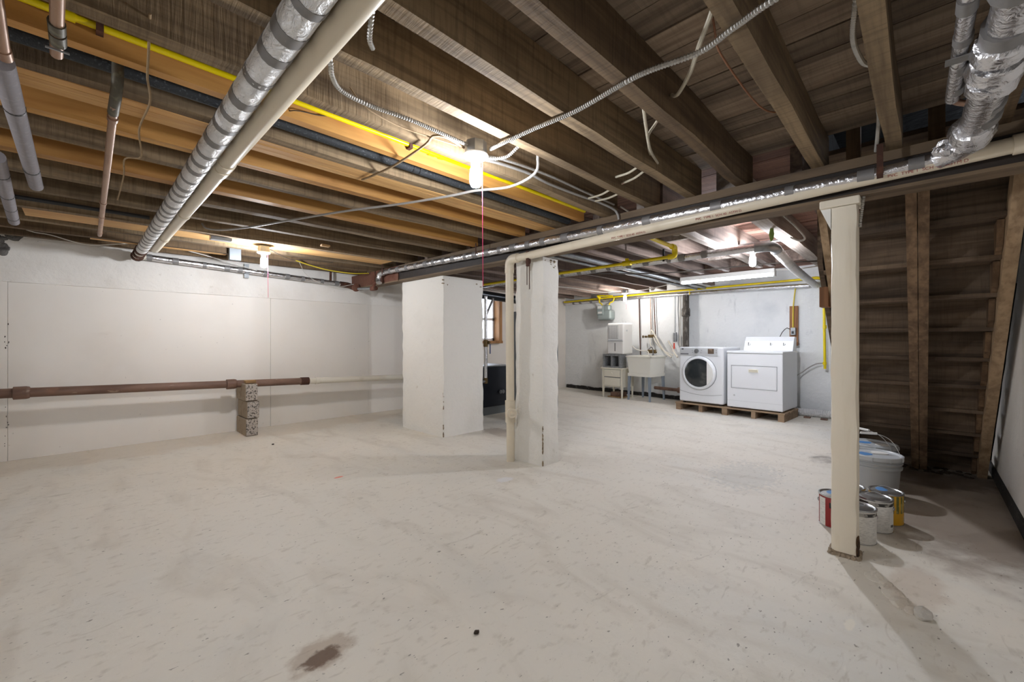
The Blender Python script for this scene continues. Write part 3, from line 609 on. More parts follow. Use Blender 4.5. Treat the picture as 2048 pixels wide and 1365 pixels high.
MB().tube(spline([(3.88, 1.69, 2.0), (3.94, 1.69, 1.998), (3.962, 1.695, 1.965)], .01), .026, 12).tube(spline([(3.962, 1.695, 1.97), (3.962, 1.70, 1.928), (3.962, 1.76, 1.92)], .01), .026, 12).build('elbow', 'yellow', t)
MB().lathe([(.015, -.05), (.028, -.045), (.028, .045), (.015, .05)], (3.965, 2.2, 1.917), 12, 1).cyl((3.965, 2.2, 1.92), (3.965, 2.2, 1.965), .02, n=10).build('tee', 'yellow', t)
# cast iron waste pipe on the left wall
t = thing('waste_pipe', 'rusty brown waste pipe running low along the white left wall', 'pipe', (-.5, 5.8, .64))
wz = lambda x: .645 - (x + .5) * .0265
MB().cyl((-2.6, 5.8, wz(-2.6)), (2.0, 5.8, wz(2.0)), .043, n=18).build('iron_pipe', 'castiron', t)
MB().cyl((2.02, 5.8, wz(2.02)), (3.9, 5.8, wz(3.9)), .041, n=18).build('plastic_pipe', 'pvc_white', t)
for xx in (-.385, 1.22):
    MB().lathe([(.045, -.05), (.058, -.045), (.058, .03), (.053, .05), (.045, .055)], (xx, 5.8, wz(xx)), 18, 0).build('hub', 'castiron', t)
MB().cyl((1.99, 5.8, wz(1.99)), (2.09, 5.8, wz(2.09)), .05, n=18).build('rubber_coupling', 'rust_dark', t)
bands(t, 0, .047, lambda x: (x, 5.8, wz(x)), [2.2, 3.5], .05, 'pvc_white', 'joint')
MB().tube([(-.9, 5.8, wz(-.9)), (-.58, 5.84, .72)], .04, 14).build('branch', 'castiron', t)
# block pier carrying it
t = thing('block_pier', 'stack of three speckled concrete blocks propping the rusty pipe', 'block pier', (1.45, 5.75, 0))
for i in range(3):
    dx = (0, .012, -.004)[i]
    mb = MB(); mb.rbox(1.318 + dx, 1.445 + dx, 5.585, 5.985, .203 * i + .001, .203 * i + .198, .008, 2)
    o = mb.build('block', 'block_side', t)
    MB().rbox(1.322 + dx, 1.441 + dx, 5.573, 5.588, .203 * i + .006, .203 * i + .195, .006, 1).build('split_face', 'split_block', o)
tag(MB().rbox(1.325, 1.435, 5.62, 5.70, .6105, .645, .005).build('wood_wedge', 'block_wood'), 'small tan wood wedge on top of the block pier', 'wedge')

# ------------------------------------------------------------------ lamps
def bulb_lamp(label, x, y, ztop, glow='bulb', string=0, box=True):
    t = thing('bulb_lamp', label, 'lamp', (x, y, ztop))
    if box: MB().lathe([(.045, -.06), (.052, -.058), (.052, -.004), (.045, 0)], (x, y, ztop), 8, smooth=False).build('junction_box', 'steel_grey', t)
    z = ztop - (.06 if box else 0)
    MB().lathe([(.058, 0), (.06, -.006), (.055, -.014), (.03, -.022), (.024, -.03), (.022, -.05)], (x, y, z), 24).build('porcelain_socket', 'porcelain', t)
    MB().lathe([(.017, -.05), (.02, -.055), (.027, -.07), (.029, -.10), (.028, -.135), (.021, -.15), (.006, -.156)], (x, y, z), 16).build('bulb', glow, t)
    if string: MB().tube([(x + .034, y - .008, z - .02), (x + .036, y - .008, z - .3), (x + .037, y - .01, z - string)], .0018, 5).build('pull_string', 'pink', t)
    return t
bulb_lamp('bare bulb with a pink pull string nearest the camera', 1.30, 1.51, 2.055, string=.62)
bulb_lamp('bare bulb on the pale board near the white left wall', 1.26, 4.68, 2.052, 'bulb_wall', string=.45)
t = bulb_lamp('bare bulb hanging where the foil pipe turns in the laundry', 4.627, 1.2, 2.06, 'bulb_cool')
MB().box(4.60, 4.655, .955, 1.34, 2.06, 2.075).build('mounting_bar', 'steel_grey', t)
bulb_lamp('added fill bulb behind the camera position, out of view', -1.5, 2.0, 2.052, 'bulb_fill')  # unseen bulb added as fill to lift the near floor
bulb_lamp('bare bulb above the dehumidifier in the laundry corner', 7.06, 3.96, 2.05, 'bulb_far', string=.3)
t = thing('fluorescent_light', 'long white fluorescent strip light above the washer and dryer', 'lamp', (6.27, 1.97, 1.97))
MB().rbox(6.21, 6.33, 1.36, 2.58, 1.985, 2.045, .008).build('housing', 'white_plastic', t)
MB().cyl((6.245, 1.39, 1.965), (6.245, 2.55, 1.965), .0135, n=12).build('tube', 'tube', t)
MB().cyl((6.295, 1.39, 1.965), (6.295, 2.55, 1.965), .0135, n=12).build('tube', 'tube', t)
for yy in (1.36, 2.555): MB().rbox(6.215, 6.325, yy, yy + .025, 1.945, 1.99, .004).build('end_holder', 'white_plastic', t)

# ------------------------------------------------------------------ cables
cable('armored_cable', 'ridged armoured cable sweeping from the near bulb to the upper right', [(1.345, 1.46, 2.02), (1.363, 1.222, 2.032), (1.378, .994, 2.035), (1.341, .752, 2.03), (1.337, .657, 2.028), (1.367, .504, 2.032), (1.329, .39, 2.032), (1.287, .25, 2.03), (1.25, -.1, 2.03)], .0105, 'armor', True)
cable('armored_cable', 'ridged armoured cable curling left of the near bulb', [(.552, 1.40, 2.10), (.575, 1.405, 2.045), (.60, 1.45, 2.026), (.66, 1.51, 2.026), (.779, 1.53, 2.028), (.962, 1.51, 2.028), (1.25, 1.51, 2.025)], .0095, 'armor', True)
cable('armored_cable', 'short ridged armoured cable looping right of the near bulb', [(1.35, 1.52, 2.01), (1.40, 1.51, 2.008), (1.457, 1.46, 2.02), (1.48, 1.40, 2.06)], .009, 'armor', True)
cable('armored_cable', 'short ridged cable behind the tape banded foil pipe', [(.60, 1.15, 2.15), (.61, 1.19, 2.09), (.63, 1.24, 2.065), (.66, 1.28, 2.07)], .009, 'armor', True)
cable('electric_cable', 'smooth grey cable drooping across the middle of the joists', [(.72, 4.43, 2.12), (.74, 4.36, 2.07), (.80, 4.1, 2.02), (.929, 3.813, 2.015), (1.116, 3.265, 2.01), (1.287, 2.815, 2.01), (1.458, 2.454, 2.012), (1.571, 2.065, 2.0), (1.61, 1.878, 1.995), (1.697, 1.675, 1.99), (1.688, 1.478, 2.01), (1.62, 1.40, 2.06)], .0075, 'cable_grey')
cable('electric_cable', 'grey cable clipped along the old joist toward the beam', [(1.36, 1.60, 2.03), (1.566, 1.64, 2.075), (1.828, 1.65, 2.095), (2.013, 1.652, 2.085), (2.329, 1.65, 2.09), (2.573, 1.64, 2.095), (2.72, 1.60, 2.06), (2.745, 1.59, 2.0)], .008, 'cable_grey')
cable('armored_cable', 'thin ridged cable along the old joist above the grey one', [(1.38, 1.57, 2.03), (1.6, 1.63, 2.10), (2.0, 1.652, 2.135), (2.4, 1.65, 2.13), (2.75, 1.63, 2.12)], .008, 'armor', True)
cable('electric_cable', 'tan cloth cable dangling left of the near bulb', [(1.25, 1.535, 2.02), (1.15, 1.54, 2.035), (1.10, 1.57, 2.035), (1.118, 1.66, 2.03), (1.137, 1.962, 2.03), (1.13, 2.2, 2.035), (1.122, 2.30, 2.04)], .006, 'cable_tan')
cable('wire', 'thin tan wire across the old joist left of the bulb', [(.74, 1.62, 2.12), (.80, 1.61, 2.06), (.95, 1.62, 2.045), (1.08, 1.60, 2.04), (1.23, 1.56, 2.03)], .003, 'cable_tan', cat='wire')
cable('wire', 'dark crooked wire hanging below the left joists', [(.142, 1.66, 2.1), (.15, 1.80, 2.04), (.158, 1.924, 2.03), (.181, 2.118, 2.03), (.174, 2.455, 2.04), (.204, 2.779, 2.03), (.152, 2.899, 2.04), (.161, 3.186, 2.03), (.157, 3.66, 2.01)], .0038, 'cable_tan', cat='wire')
cable('wire', 'thin white wire sagging along the top of the left wall', [(-.6, 5.6, 2.2), (-.488, 5.6, 2.151), (-.321, 5.6, 2.075), (-.202, 5.6, 2.062), (.051, 5.6, 2.014), (.404, 5.6, 2.086), (.7, 5.6, 2.08), (1.1, 5.7, 2.03), (1.5, 5.85, 1.97)], .0045, 'cable_white', cat='wire')
cable('wire', 'thin dark wire across the orange joist near the foil pipe', [(.55, 1.96, 2.06), (.62, 1.88, 2.08), (.72, 1.885, 2.10), (.80, 1.87, 2.12)], .002, 'cable_dark', cat='wire')
cable('electric_cable', 'cream cable between the dark joists at the upper right', [(1.15, .37, 2.16), (1.275, .428, 2.1), (1.41, .52, 2.09), (1.542, .604, 2.09), (1.662, .70, 2.10), (1.70, .74, 2.13)], .0075, 'cable_cream')
cable('electric_cable', 'cream cable hanging down beside the ragged joist', [(1.58, .80, 2.13), (1.60, .815, 2.09), (1.80, .90, 2.075), (2.0, .98, 2.075), (2.23, 1.05, 2.1)], .0072, 'cable_cream')
cable('electric_cable', 'second cream cable crossing the one beside the ragged joist', [(1.78, .80, 2.15), (1.80, .85, 2.10), (1.86, .92, 2.085), (1.98, .98, 2.09), (2.14, 1.05, 2.12)], .0065, 'cable_cream')
cable('wire', 'thin brown wire strung between joists at the upper right', [(1.30, .45, 2.13), (1.40, .47, 2.1), (1.506, .489, 2.09), (1.867, .493, 2.095), (2.05, .475, 2.1), (2.133, .43, 2.11)], .0035, 'cable_brown', cat='wire')
cable('armored_cable', 'ridged cable hugging the light joist at the upper right', [(1.55, .13, 2.17), (1.60, .142, 2.11), (1.744, .160, 2.09), (1.9, .15, 2.09), (1.97, .132, 2.1), (2.1, .135, 2.13), (2.45, .138, 2.12), (2.6, .15, 2.08), (2.75, .165, 2.055)], .009, 'armor', True)
for i, (a, c, lb) in enumerate((((2.21, 1.30, 2.085), (2.15, 1.10, 2.09), 'cream cable stub crossing the dark joist bay, upper of the near pair'), ((2.33, 1.33, 2.085), (2.225, 1.11, 2.085), 'cream cable stub crossing the dark joist bay, lower of the near pair'),
                             ((2.40, 1.62, 2.08), (2.345, 1.40, 2.08), 'cream cable stub nearer the bulb under the cut joist'), ((2.48, 1.62, 2.08), (2.45, 1.40, 2.08), 'cream cable stub nearer the beam under the cut joist'))):
    cable('electric_cable', lb, [a, ((a[0] + c[0]) / 2 + .01, (a[1] + c[1]) / 2, a[2] - .006), c], .0065, 'cable_cream')
cable('armored_cable', 'ridged cable rising beside the top of the cream post', [(2.80, .215, 1.99), (2.80, .212, 1.9), (2.80, .217, 1.84), (2.80, .228, 1.74), (2.80, .23, 1.7)], .008, 'armor', True)
cable('wire', 'dark wire looping below the pale board by the left wall bulb', [(1.31, 4.72, 2.045), (1.45, 4.85, 2.02), (1.62, 4.95, 2.0), (1.8, 5.02, 2.035), (2.1, 5.05, 2.045)], .004, 'cable_dark', cat='wire')
cable('electric_cable', 'yellow cable strung near the beam end at the left wall', [(1.75, 5.25, 2.05), (1.95, 5.35, 2.03), (2.2, 5.4, 2.005), (2.5, 5.4, 2.0), (2.74, 5.42, 2.03)], .007, 'cable_yellow')
cable('wire', 'thin pale wire drooping from joist to the beam end', [(1.80, 5.3, 2.05), (2.0, 5.62, 1.95), (2.25, 5.75, 1.87), (2.5, 5.78, 1.86), (2.66, 5.7, 1.9)], .003, 'cable_white', cat='wire')
tag(MB().rbox(.80, .96, 4.52, 4.60, 2.02, 2.058, .004).build('junction_box', 'steel_grey'), 'grey metal junction box under the pale board', 'junction box')
tag(MB().rbox(1.10, 1.21, 5.30, 5.36, 1.98, 2.11, .004).build('hanging_bracket', 'grey_panel'), 'blue grey metal bracket hanging near the left wall bulb', 'bracket')
o = tag(MB().rbox(1.62, 1.70, 4.15, 4.2, 2.03, 2.049, .004).build('wood_scrap', 'block_wood'), 'small wood scrap under the joists near the left wall', 'wood')
tag(MB().rbox(1.335, 1.455, .436, .446, 2.09, 2.17, .002).build('junction_box', 'steel_grey'), 'galvanised box on the joist side at the upper right', 'junction box')

# ------------------------------------------------------------------ laundry appliances (pallet frame is a little out of square)
PR, RZ = (6.625, 1.335), -3.4
def loc(lx, ly, z=0):
    a = R(RZ); return (PR[0] + lx * math.cos(a) - ly * math.sin(a), PR[1] + lx * math.sin(a) + ly * math.cos(a), z)
t = thing('pallet', 'low wooden pallet under the washer and dryer', 'pallet', loc(0, 0), RZ)
for yy in (0, .355, .735, 1.10, 1.445): MB().box(.0, .66, yy, yy + .075 - .02 * (yy in (.355, 1.10)), .0, .098).build('stringer_block', 'pallet', t)
for xx in (0, .135, .27, .405, .54): MB().box(xx - .006, xx + .105, -.008, 1.53, .099, .119).build('deck_board', 'pallet', t)
# dryer
t = thing('dryer', 'white tumble dryer with raised control console on the pallet', 'dryer', loc(.012, .02), RZ)
D = .72
MB().rbox(0, .70, 0, D, .135, .945, .012, 3).build('cabinet', 'white_app', t)
MB().rbox(-.008, .705, -.004, D + .004, .925, .957, .008, 2).build('top', 'white_app', t)
MB().box(-.0012, .001, .0, D, .921, .925).build('top_seam', 'seam', t)
MB().prism([(.50, .957), (.69, .957), (.69, 1.155), (.60, 1.165), (.555, 1.10)], 1, .01, D - .06).build('console', 'white_app', t)
mb = MB(); mb.rbox(-.003, .01, .075, .652, .42, .745, .012, 2); o = mb.build('door', 'white_app', t)
fr = MB(); ri, ro = (.075, .652, .42, .745), .004
for a in ((-.0045, .0, .068, .659, .745, .749), (-.0045, .0, .068, .659, .416, .420), (-.0045, .0, .067, .071, .418, .747), (-.0045, .0, .656, .660, .418, .747)): fr.box(*a)
fr.build('gasket_line', 'seam', o)
MB().rbox(-.012, .0, .30, .425, .655, .70, .006, 2).rbox(-.028, -.008, .31, .415, .682, .70, .005, 2).build('handle', 'cream_paint', o)
MB().lathe([(.012, -.006), (.014, 0)], (0, .62, .31), 12, 0).build('badge', 'panel_grey', t)
MB().box(-.0012, .001, 0, D, .232, .235).build('kick_seam', 'panel_grey', t)
for yy, rr in ((.60, .026), (.30, .02), (.13, .02)):
    o = MB().cyl((.542, yy, 1.052), (.522, yy, 1.058), rr, n=18).build('dial', 'white_plastic', t)
    MB().box(.515, .524, yy - .004, yy + .004, 1.058 - rr * .9, 1.058 + rr * .9).build('pointer', 'knob_metal', o)
for xx in (.05, .6):
    for yy in (.05, D - .05): MB().cyl((xx, yy, .119), (xx, yy, .14), .016, n=10).build('foot', 'black', t)
# washer
t = thing('washing_machine', 'white front loading washer with round dark glass door', 'washer', loc(.012, .79), RZ)
Dw = .68
MB().rbox(0, .68, 0, Dw, .143, 1.005, .022, 3).build('cabinet', 'white_app', t)
MB().rbox(-.008, .03, .075, Dw - .012, .865, .995, .012, 2).build('control_panel', 'panel_grey', t)
MB().box(-.0095, -.007, .045, .075, .872, .874).build('panel_line', 'panel_grey', t)
MB().lathe([(.033, 0), (.033, -.02), (.028, -.028), (.012, -.03)], (-.008, .395, .945), 20, 0).build('program_knob', 'knob_metal', t)
MB().box(-.0105, -.007, .135, .225, .905, .982).build('display', 'screen', t)
MB().box(-.0105, -.007, .525, .655, .888, .906).build('dispenser_grip', 'seam', t)
MB().rbox(-.0115, -.007, .605, .638, .965, .98, .002, 1).build('badge', 'black', t)
for yy, zz_ in ((.465, .955), (.46, .922), (.32, .955), (.33, .918), (.10, .955), (.10, .925)): MB().cyl((-.007, yy, zz_), (-.012, yy, zz_), .006, n=8).build('button', 'knob_metal', t)
dc = (0, .365, .605)
dr = MB().lathe([(.262, .004), (.262, -.008), (.255, -.026), (.235, -.036), (.222, -.034), (.216, -.022)], dc, 44, 0).build('door_ring', 'white_app', t)
MB().lathe([(.268, .004), (.268, -.003), (.262, -.003)], dc, 44, 0).build('door_shadow_line', 'seam', t)
MB().lathe([(.222, -.02), (.20, -.034), (.13, -.046), (.03, -.05)], dc, 40, 0).build('door_glass', 'door_glass', dr)
mb = MB(); pg = []
for i in range(13):
    a = R(-52 + 104 * i / 12); pg.append((dc[1] - .228 * math.cos(a), dc[2] + .228 * math.sin(a)))
mb.prism(pg, 0, -.052, -.02).build('door_handle_panel', 'white_plastic', dr)
ks = MB()
for i in range(20):
    y0, y1 = .02 + (Dw - .02) * i / 20, .02 + (Dw - .02) * (i + 1) / 20
    f = lambda y: .315 - .055 * (1 - ((y - .30) / .38) ** 2)
    ks.add([(-.0015, y0, f(y0)), (-.0015, y1, f(y1)), (-.0015, y1, f(y1) + .004), (-.0015, y0, f(y0) + .004), (.002, y0, f(y0)), (.002, y1, f(y1)), (.002, y1, f(y1) + .004), (.002, y0, f(y0) + .004)], [(0, 1, 2, 3), (0, 4, 5, 1), (3, 2, 6, 7), (4, 7, 6, 5)])
ks.build('kick_seam', 'seam', t)
for xx in (.05, .6):
    for yy in (.06, Dw - .06): MB().cyl((xx, yy, .119), (xx, yy, .15), .02, n=10).build('foot', 'black', t)
# utility sink
t = thing('utility_sink', 'cream plastic laundry tub on grey legs beside the washer', 'sink', (7.07, 3.46, 0), -4)
def tub(mb, z0, z1, i0, i1):
    a = [(i0, i0), (.56 - i0, i0), (.56 - i0, .50 - i0), (i0, .50 - i0)]; c = [(i1, i1), (.56 - i1, i1), (.56 - i1, .50 - i1), (i1, .50 - i1)]
    mb.add([(x, y, z0) for x, y in a] + [(x, y, z1) for x, y in c], [(3, 2, 1, 0)] + [(k, (k + 1) % 4, 4 + (k + 1) % 4, 4 + k) for k in range(4)])
mb = MB(); tub(mb, .50, .80, .035, .008); tub(mb, .52, .80, .05, .022); mb.build('basin', 'tub', t)
MB().box(.02, .54, .02, .48, .445, .505).build('apron', 'tub', t)
MB().rbox(-.012, .572, -.012, .03, .795, .822, .006).rbox(-.012, .572, .47, .512, .795, .822, .006).rbox(-.012, .03, -.012, .512, .795, .822, .006).rbox(.50, .572, -.012, .512, .795, .822, .006).build('rim', 'tub', t)
for xx, sx in ((.03, -1), (.50, 1)):
    for yy, sy in ((.03, -1), (.44, 1)):
        MB().add([(xx, yy, .45), (xx + .045, yy, .45), (xx + .045, yy + .045, .45), (xx, yy + .045, .45)] + [(xx + .008 + sx * .015, yy + .008 + sy * .015, 0), (xx + .036 + sx * .015, yy + .008 + sy * .015, 0), (xx + .036 + sx * .015, yy + .036 + sy * .015, 0), (xx + .008 + sx * .015, yy + .036 + sy * .015, 0)],
                 [(0, 1, 2, 3), (7, 6, 5, 4), (0, 4, 5, 1), (1, 5, 6, 2), (2, 6, 7, 3), (3, 7, 4, 0)]).build('leg', 'leg_blue', t)
MB().lathe([(.02, 0), (.02, .02), (.012, .03), (.012, .12)], (.52, .25, .82), 12).tube(spline([(.52, .25, .93), (.46, .25, .98), (.36, .25, .94)], .02), .01, 8).build('faucet', 'knob_metal', t)
# nightstand, cinder block, dehumidifier
t = thing('nightstand', 'small ivory nightstand with two drawers left of the tub', 'nightstand', (7.12, 4.05, 0), -4)
MB().rbox(-.02, .40, -.03, .49, .555, .578, .005).build('top', 'cream_paint', t)
MB().box(.01, .38, .0, .46, .215, .556).build('body', 'cream_paint', t)
MB().box(.0085, .011, .045, .415, .230, .55).build('drawer_gap', 'seam', t)
for z0, z1 in ((.405, .545), (.235, .39)):
    o = MB().rbox(-.002, .02, .05, .41, z0, z1, .004).build('drawer', 'cream_paint', t)
    MB().lathe([(.008, 0), (.016, -.012), (.014, -.02), (.004, -.023)], (-.002, .23, (z0 + z1) / 2), 12, 0).build('knob', 'cream_paint', o)
for xx in (0, .35):
    for yy in (0, .425):
        MB().add([(xx, yy, .556), (xx + .035, yy, .556), (xx + .035, yy + .035, .556), (xx, yy + .035, .556), (xx, yy, .22), (xx + .035, yy, .22), (xx + .035, yy + .035, .22), (xx, yy + .035, .22), (xx + .008, yy + .008, 0), (xx + .026, yy + .008, 0), (xx + .026, yy + .026, 0), (xx + .008, yy + .026, 0)],
                 [(0, 1, 2, 3), (11, 10, 9, 8)] + [(a + k, a + (k + 1) % 4, a + 4 + (k + 1) % 4, a + 4 + k) for a in (0, 4) for k in range(4)]).build('leg', 'cream_paint', t)
tag(MB().rbox(7.20, 7.5, 4.10, 4.42, .0, .02, .004).build('flat_board', 'block_wood'), 'thin flat board lying under the nightstand', 'board')
tag(MB().rbox(7.24, 7.46, 4.14, 4.38, .021, .10, .012).build('bathroom_scale', 'castiron'), 'brown flat package on the board under the nightstand', 'package')
t = thing('cinder_block', 'grey two hole cinder block lying on the nightstand', 'block', (7.12, 4.09, .579), -4)
cb = MB()
for a, c, d, e in ((0, .40, 0, .032), (0, .40, .228, .26)): cb.box(0, .20, a, c, d, e)
for a, c in ((0, .035), (.185, .215), (.365, .40)): cb.box(0, .20, a, c, .032, .228)
cb.build('block_shell', 'cinder', t)
cw = MB()
for yy in (.11, .29): cw.box(.19, .198, yy - .075, yy + .075, .032, .228)
cw.build('core_back', 'cinder', t)
t = thing('dehumidifier', 'white dehumidifier standing on the cinder block', 'dehumidifier', (7.14, 4.04, .842), -4)
Hd = .60
MB().rbox(.0, .32, .0, .37, .0, Hd, .028, 3).build('case', 'white_plastic', t)
g = MB().box(-.003, .002, .11, .335, .30, .55).build('intake_grille', 'seam', t)
MB().box(-.002, .004, .005, .365, .246, .251).build('bucket_seam', 'seam', t)
for i in range(14): MB().box(-.006, -.001, .112 + i * .016, .119 + i * .016, .305, .545).build('slat', 'white_plastic', g)
MB().rbox(-.006, .01, .02, .35, .255, .288, .008).build('handle_recess', 'panel_grey', t)
MB().box(-.003, .002, .178, .19, .06, .215).build('level_window', 'black', t)
MB().box(.08, .22, .10, .28, Hd - .002, Hd + .006).build('top_vent', 'black', t)
MB().rbox(.10, .14, -.004, .01, .44, .47, .003).build('side_latch', 'panel_grey', t)
cable('drain_hose', 'white hose from the dehumidifier draping into the tub', [(7.40, 4.11, 1.12), (7.44, 4.04, 1.02), (7.46, 3.95, .94), (7.44, 3.80, .91), (7.38, 3.68, .91), (7.32, 3.62, .86), (7.30, 3.60, .80)], .011, 'cable_white', cat='hose')

# ------------------------------------------------------------------ far wall services
t = thing('gas_meter', 'grey gas meter hanging from yellow pipes on the far wall', 'gas meter', (7.70, 4.77, 1.52))
MB().rbox(7.62, 7.82, 4.60, 4.945, 1.53, 1.75, .05, 4).rbox(7.66, 7.79, 4.66, 4.90, 1.70, 1.85, .04, 3).build('case', 'meter', t)
MB().rbox(7.605, 7.63, 4.77, 4.93, 1.64, 1.84, .015, 2).build('index_head', 'meter', t)
MB().box(7.603, 7.606, 4.80, 4.91, 1.775, 1.83).box(7.603, 7.606, 4.80, 4.90, 1.67, 1.71).build('label_plate', 'label_white', t)
MB().tube(spline([(7.72, 4.70, 1.84), (7.72, 4.68, 1.89), (7.74, 4.62, 1.92), (7.755, 4.60, 1.99)], .015), .013, 8).tube(spline([(7.73, 4.86, 1.84), (7.735, 4.9, 1.89), (7.745, 4.95, 1.92), (7.76, 4.96, 2.0)], .015), .013, 8).build('yellow_union', 'yellow', t)
t = thing('gas_pipe', 'yellow gas pipe along the top of the far laundry wall', 'pipe', (7.5, 1.1, 2.02))
MB().tube([(xw(y) - .12, y, z) for y, z in ((6.0, 2.0), (4.97, 2.01), (3.78, 2.02), (2.0, 2.02), (1.2, 2.02))], .0165, 12).build('pipe', 'yellow', t)
MB().tube(spline([(7.495, 1.2, 2.02), (7.49, 1.09, 2.022), (7.485, 1.03, 1.98), (7.482, 1.02, 1.9)], .02), .021, 12).build('elbow', 'yellow', t)
MB().cyl((7.482, 1.02, 1.92), (7.480, 1.005, .70), .017, n=12).build('drop_pipe', 'yellow', t)
for za, zb in ((1.33, 1.28), (.80, .76)): MB().cyl((7.481, 1.008, za), (7.481, 1.008, zb), .024, n=12).build('coupling', 'yellow', t)
MB().cyl((7.76, 4.96, 2.0), (7.68, 4.96, 2.06), .018, n=10).cyl((7.68, 4.96, 2.06), (7.70, 4.6, 2.03), .015, n=10).lathe([(.02, -.03), (.032, 0), (.02, .03)], (7.76, 4.96, 2.03), 12).build('meter_branch', 'yellow', t)
MB().cyl((7.64, 3.0, 2.02), (7.64, 3.0, 1.93), .007, n=8).build('hanger', 'yellow', t)
cable('gas_hose', 'grey flexible hose from the gas drop to the dryer', [(7.48, 1.02, .78), (7.49, 1.10, .77), (7.505, 1.2, .71), (7.50, 1.30, .62), (7.42, 1.36, .57)], .009, 'cable_grey', cat='hose')
t = thing('foil_wrapped_pipe', 'foil wrapped pipe along the top of the far laundry wall', 'pipe', (7.6, 1.2, 1.95))
p = spline([(xw(y) - .07, y, z) for y, z in ((6.0, 1.965), (3.81, 1.965), (3.0, 1.955), (2.0, 1.945), (1.2, 1.925))], .04)
MB().tube(p, .036, 12, True, [.036 * (1 + .12 * noise.noise(Vector((0, q.y * 8, 1))) + (.25 if 2.9 < q.y < 3.7 else 0) * abs(noise.noise(Vector((3, q.y * 14, 1))))) for q in p]).build('foil_sleeve', 'foil', t)
for yy in (5.7, 5.5, 5.2, 4.9, 4.4): MB().tube([(xw(yy) - .07, yy, 1.965), (xw(yy + .06) - .07, yy + .06, 1.965)], .039, 12).build('tape_band', 'tape', t)
t = thing('soil_stack', 'black cast iron stack on the wall behind the washer', 'pipe', (7.68, 3.08, 0))
MB().cyl((7.68, 3.08, 0), (7.68, 3.08, 1.93), .055, n=18).build('pipe', 'stack', t)
MB().lathe([(.056, -.08), (.072, -.07), (.072, .04), (.066, .07), (.056, .08)], (7.68, 3.08, 1.62), 18).build('hub', 'stack', t)
MB().lathe([(.056, -.08), (.068, -.07), (.068, .07), (.056, .08)], (7.68, 3.08, .5), 18).build('hub', 'stack', t)
tag(MB().cyl((7.56, 3.62, .215), (7.52, 3.02, .208), .03, n=12).lathe([(.03, -.03), (.05, -.03), (.05, .03), (.03, .03)], (7.525, 3.13, .21), 14, 1).build('floor_waste_pipe', 'castiron'), 'rusty waste pipe low on the wall behind the tub', 'pipe')
for i, (y0, y1, z0, m, lb) in enumerate(((4.06, 4.03, .82, 'rust_dark', 'thin dark supply pipe dropping behind the tub nearest the dehumidifier'), (3.81, 3.79, 1.2, 'copper', 'thin pipe dropping to the tub valves, left of the close pair'), (3.735, 3.70, 1.2, 'rust_dark', 'thin pipe dropping to the tub valves, right of the close pair'),
                                      (3.30, 3.30, 1.25, 'steel_grey', 'thin grey conduit on the wall left of the black stack'), (3.2, 3.2, 1.0, 'cable_white', 'white conduit on the wall next to the black stack'))):
    tag(MB().cyl((xw(y1) - .05, y0, 1.94), (xw(y1) - .05, y1, z0), .014 if i == 4 else .010, n=8).build('supply_pipe', m), lb, 'pipe')
t = thing('tub_valves', 'brass hose valves with white hoses above the tub', 'valves', (7.70, 3.74, 1.18))
MB().rbox(7.68, 7.77, 3.68, 3.82, 1.16, 1.22, .01).cyl((7.70, 3.84, 1.18), (7.66, 3.87, 1.18), .02, n=10).lathe([(.01, 0), (.028, .01), (.028, .02), (.01, .03)], (7.68, 3.9, 1.18), 10, 1).build('valve_body', 'brass', t)
for i, pts in enumerate(([(7.69, 3.76, 1.22), (7.66, 3.73, 1.30), (7.64, 3.66, 1.22), (7.60, 3.52, 1.0), (7.55, 3.38, .86), (7.52, 3.28, .80)], [(7.69, 3.70, 1.18), (7.66, 3.66, 1.1), (7.62, 3.55, .98), (7.58, 3.42, .90), (7.55, 3.26, .84)], [(7.70, 3.78, 1.16), (7.68, 3.76, 1.02), (7.66, 3.70, .94), (7.62, 3.60, .90)])):
    MB().tube(spline(pts, .03), .016 if i == 0 else .011, 8).build('hose', 'pvc_white', t)
MB().rbox(7.60, 7.68, 3.62, 3.80, .86, .93, .02).build('faucet_cluster', 'brass', t)
t = thing('shutoff_valve', 'small shutoff valve with a red tag beside the stack', 'valve', (7.70, 3.31, 1.1))
MB().rbox(7.70, 7.76, 3.27, 3.33, 1.08, 1.26, .012).build('body', 'steel_grey', t)
MB().box(7.69, 7.695, 3.29, 3.315, .95, 1.06).build('red_tag', 'red_plastic', t)
MB().tube(spline([(7.71, 3.42, 1.10), (7.70, 3.36, 1.0), (7.66, 3.28, .88), (7.60, 3.2, .80)], .03), .018, 8).build('hose', 'pvc_white', t)
t = thing('outlet_board', 'brown wooden board with a grey outlet box on the far wall', 'board', (7.61, 1.40, 1.04))
MB().rbox(7.585, 7.61, 1.348, 1.46, 1.03, 1.635, .003, 1).build('board', 'brown_board', t)
MB().rbox(7.545, 7.585, 1.375, 1.44, 1.19, 1.305, .005).build('outlet_box', 'steel_grey', t)
MB().box(7.542, 7.546, 1.395, 1.425, 1.21, 1.25).build('socket', 'black', t)
MB().tube(spline([(7.565, 1.41, 1.30), (7.57, 1.41, 1.5), (7.57, 1.405, 1.66), (7.58, 1.38, 1.92)], .03), .009, 8).build('yellow_flex', 'cable_yellow', t)
MB().tube(spline([(7.55, 1.44, 1.28), (7.52, 1.48, 1.3), (7.48, 1.53, 1.24), (7.45, 1.56, 1.16)], .03), .006, 6).build('power_cord', 'cable_dark', t)
p = spline([(7.40, 1.36, .06), (7.42, 1.2, .058), (7.41, .9, .058), (7.38, .5, .058), (7.36, .2, .058)], .012)
tag(MB().tube(p, .052, 16, True, [.055 if i % 2 else .048 for i in range(len(p))], smooth=False).build('flex_duct', 'foil_white'), 'silver flexible duct lying on the floor right of the dryer', 'duct')
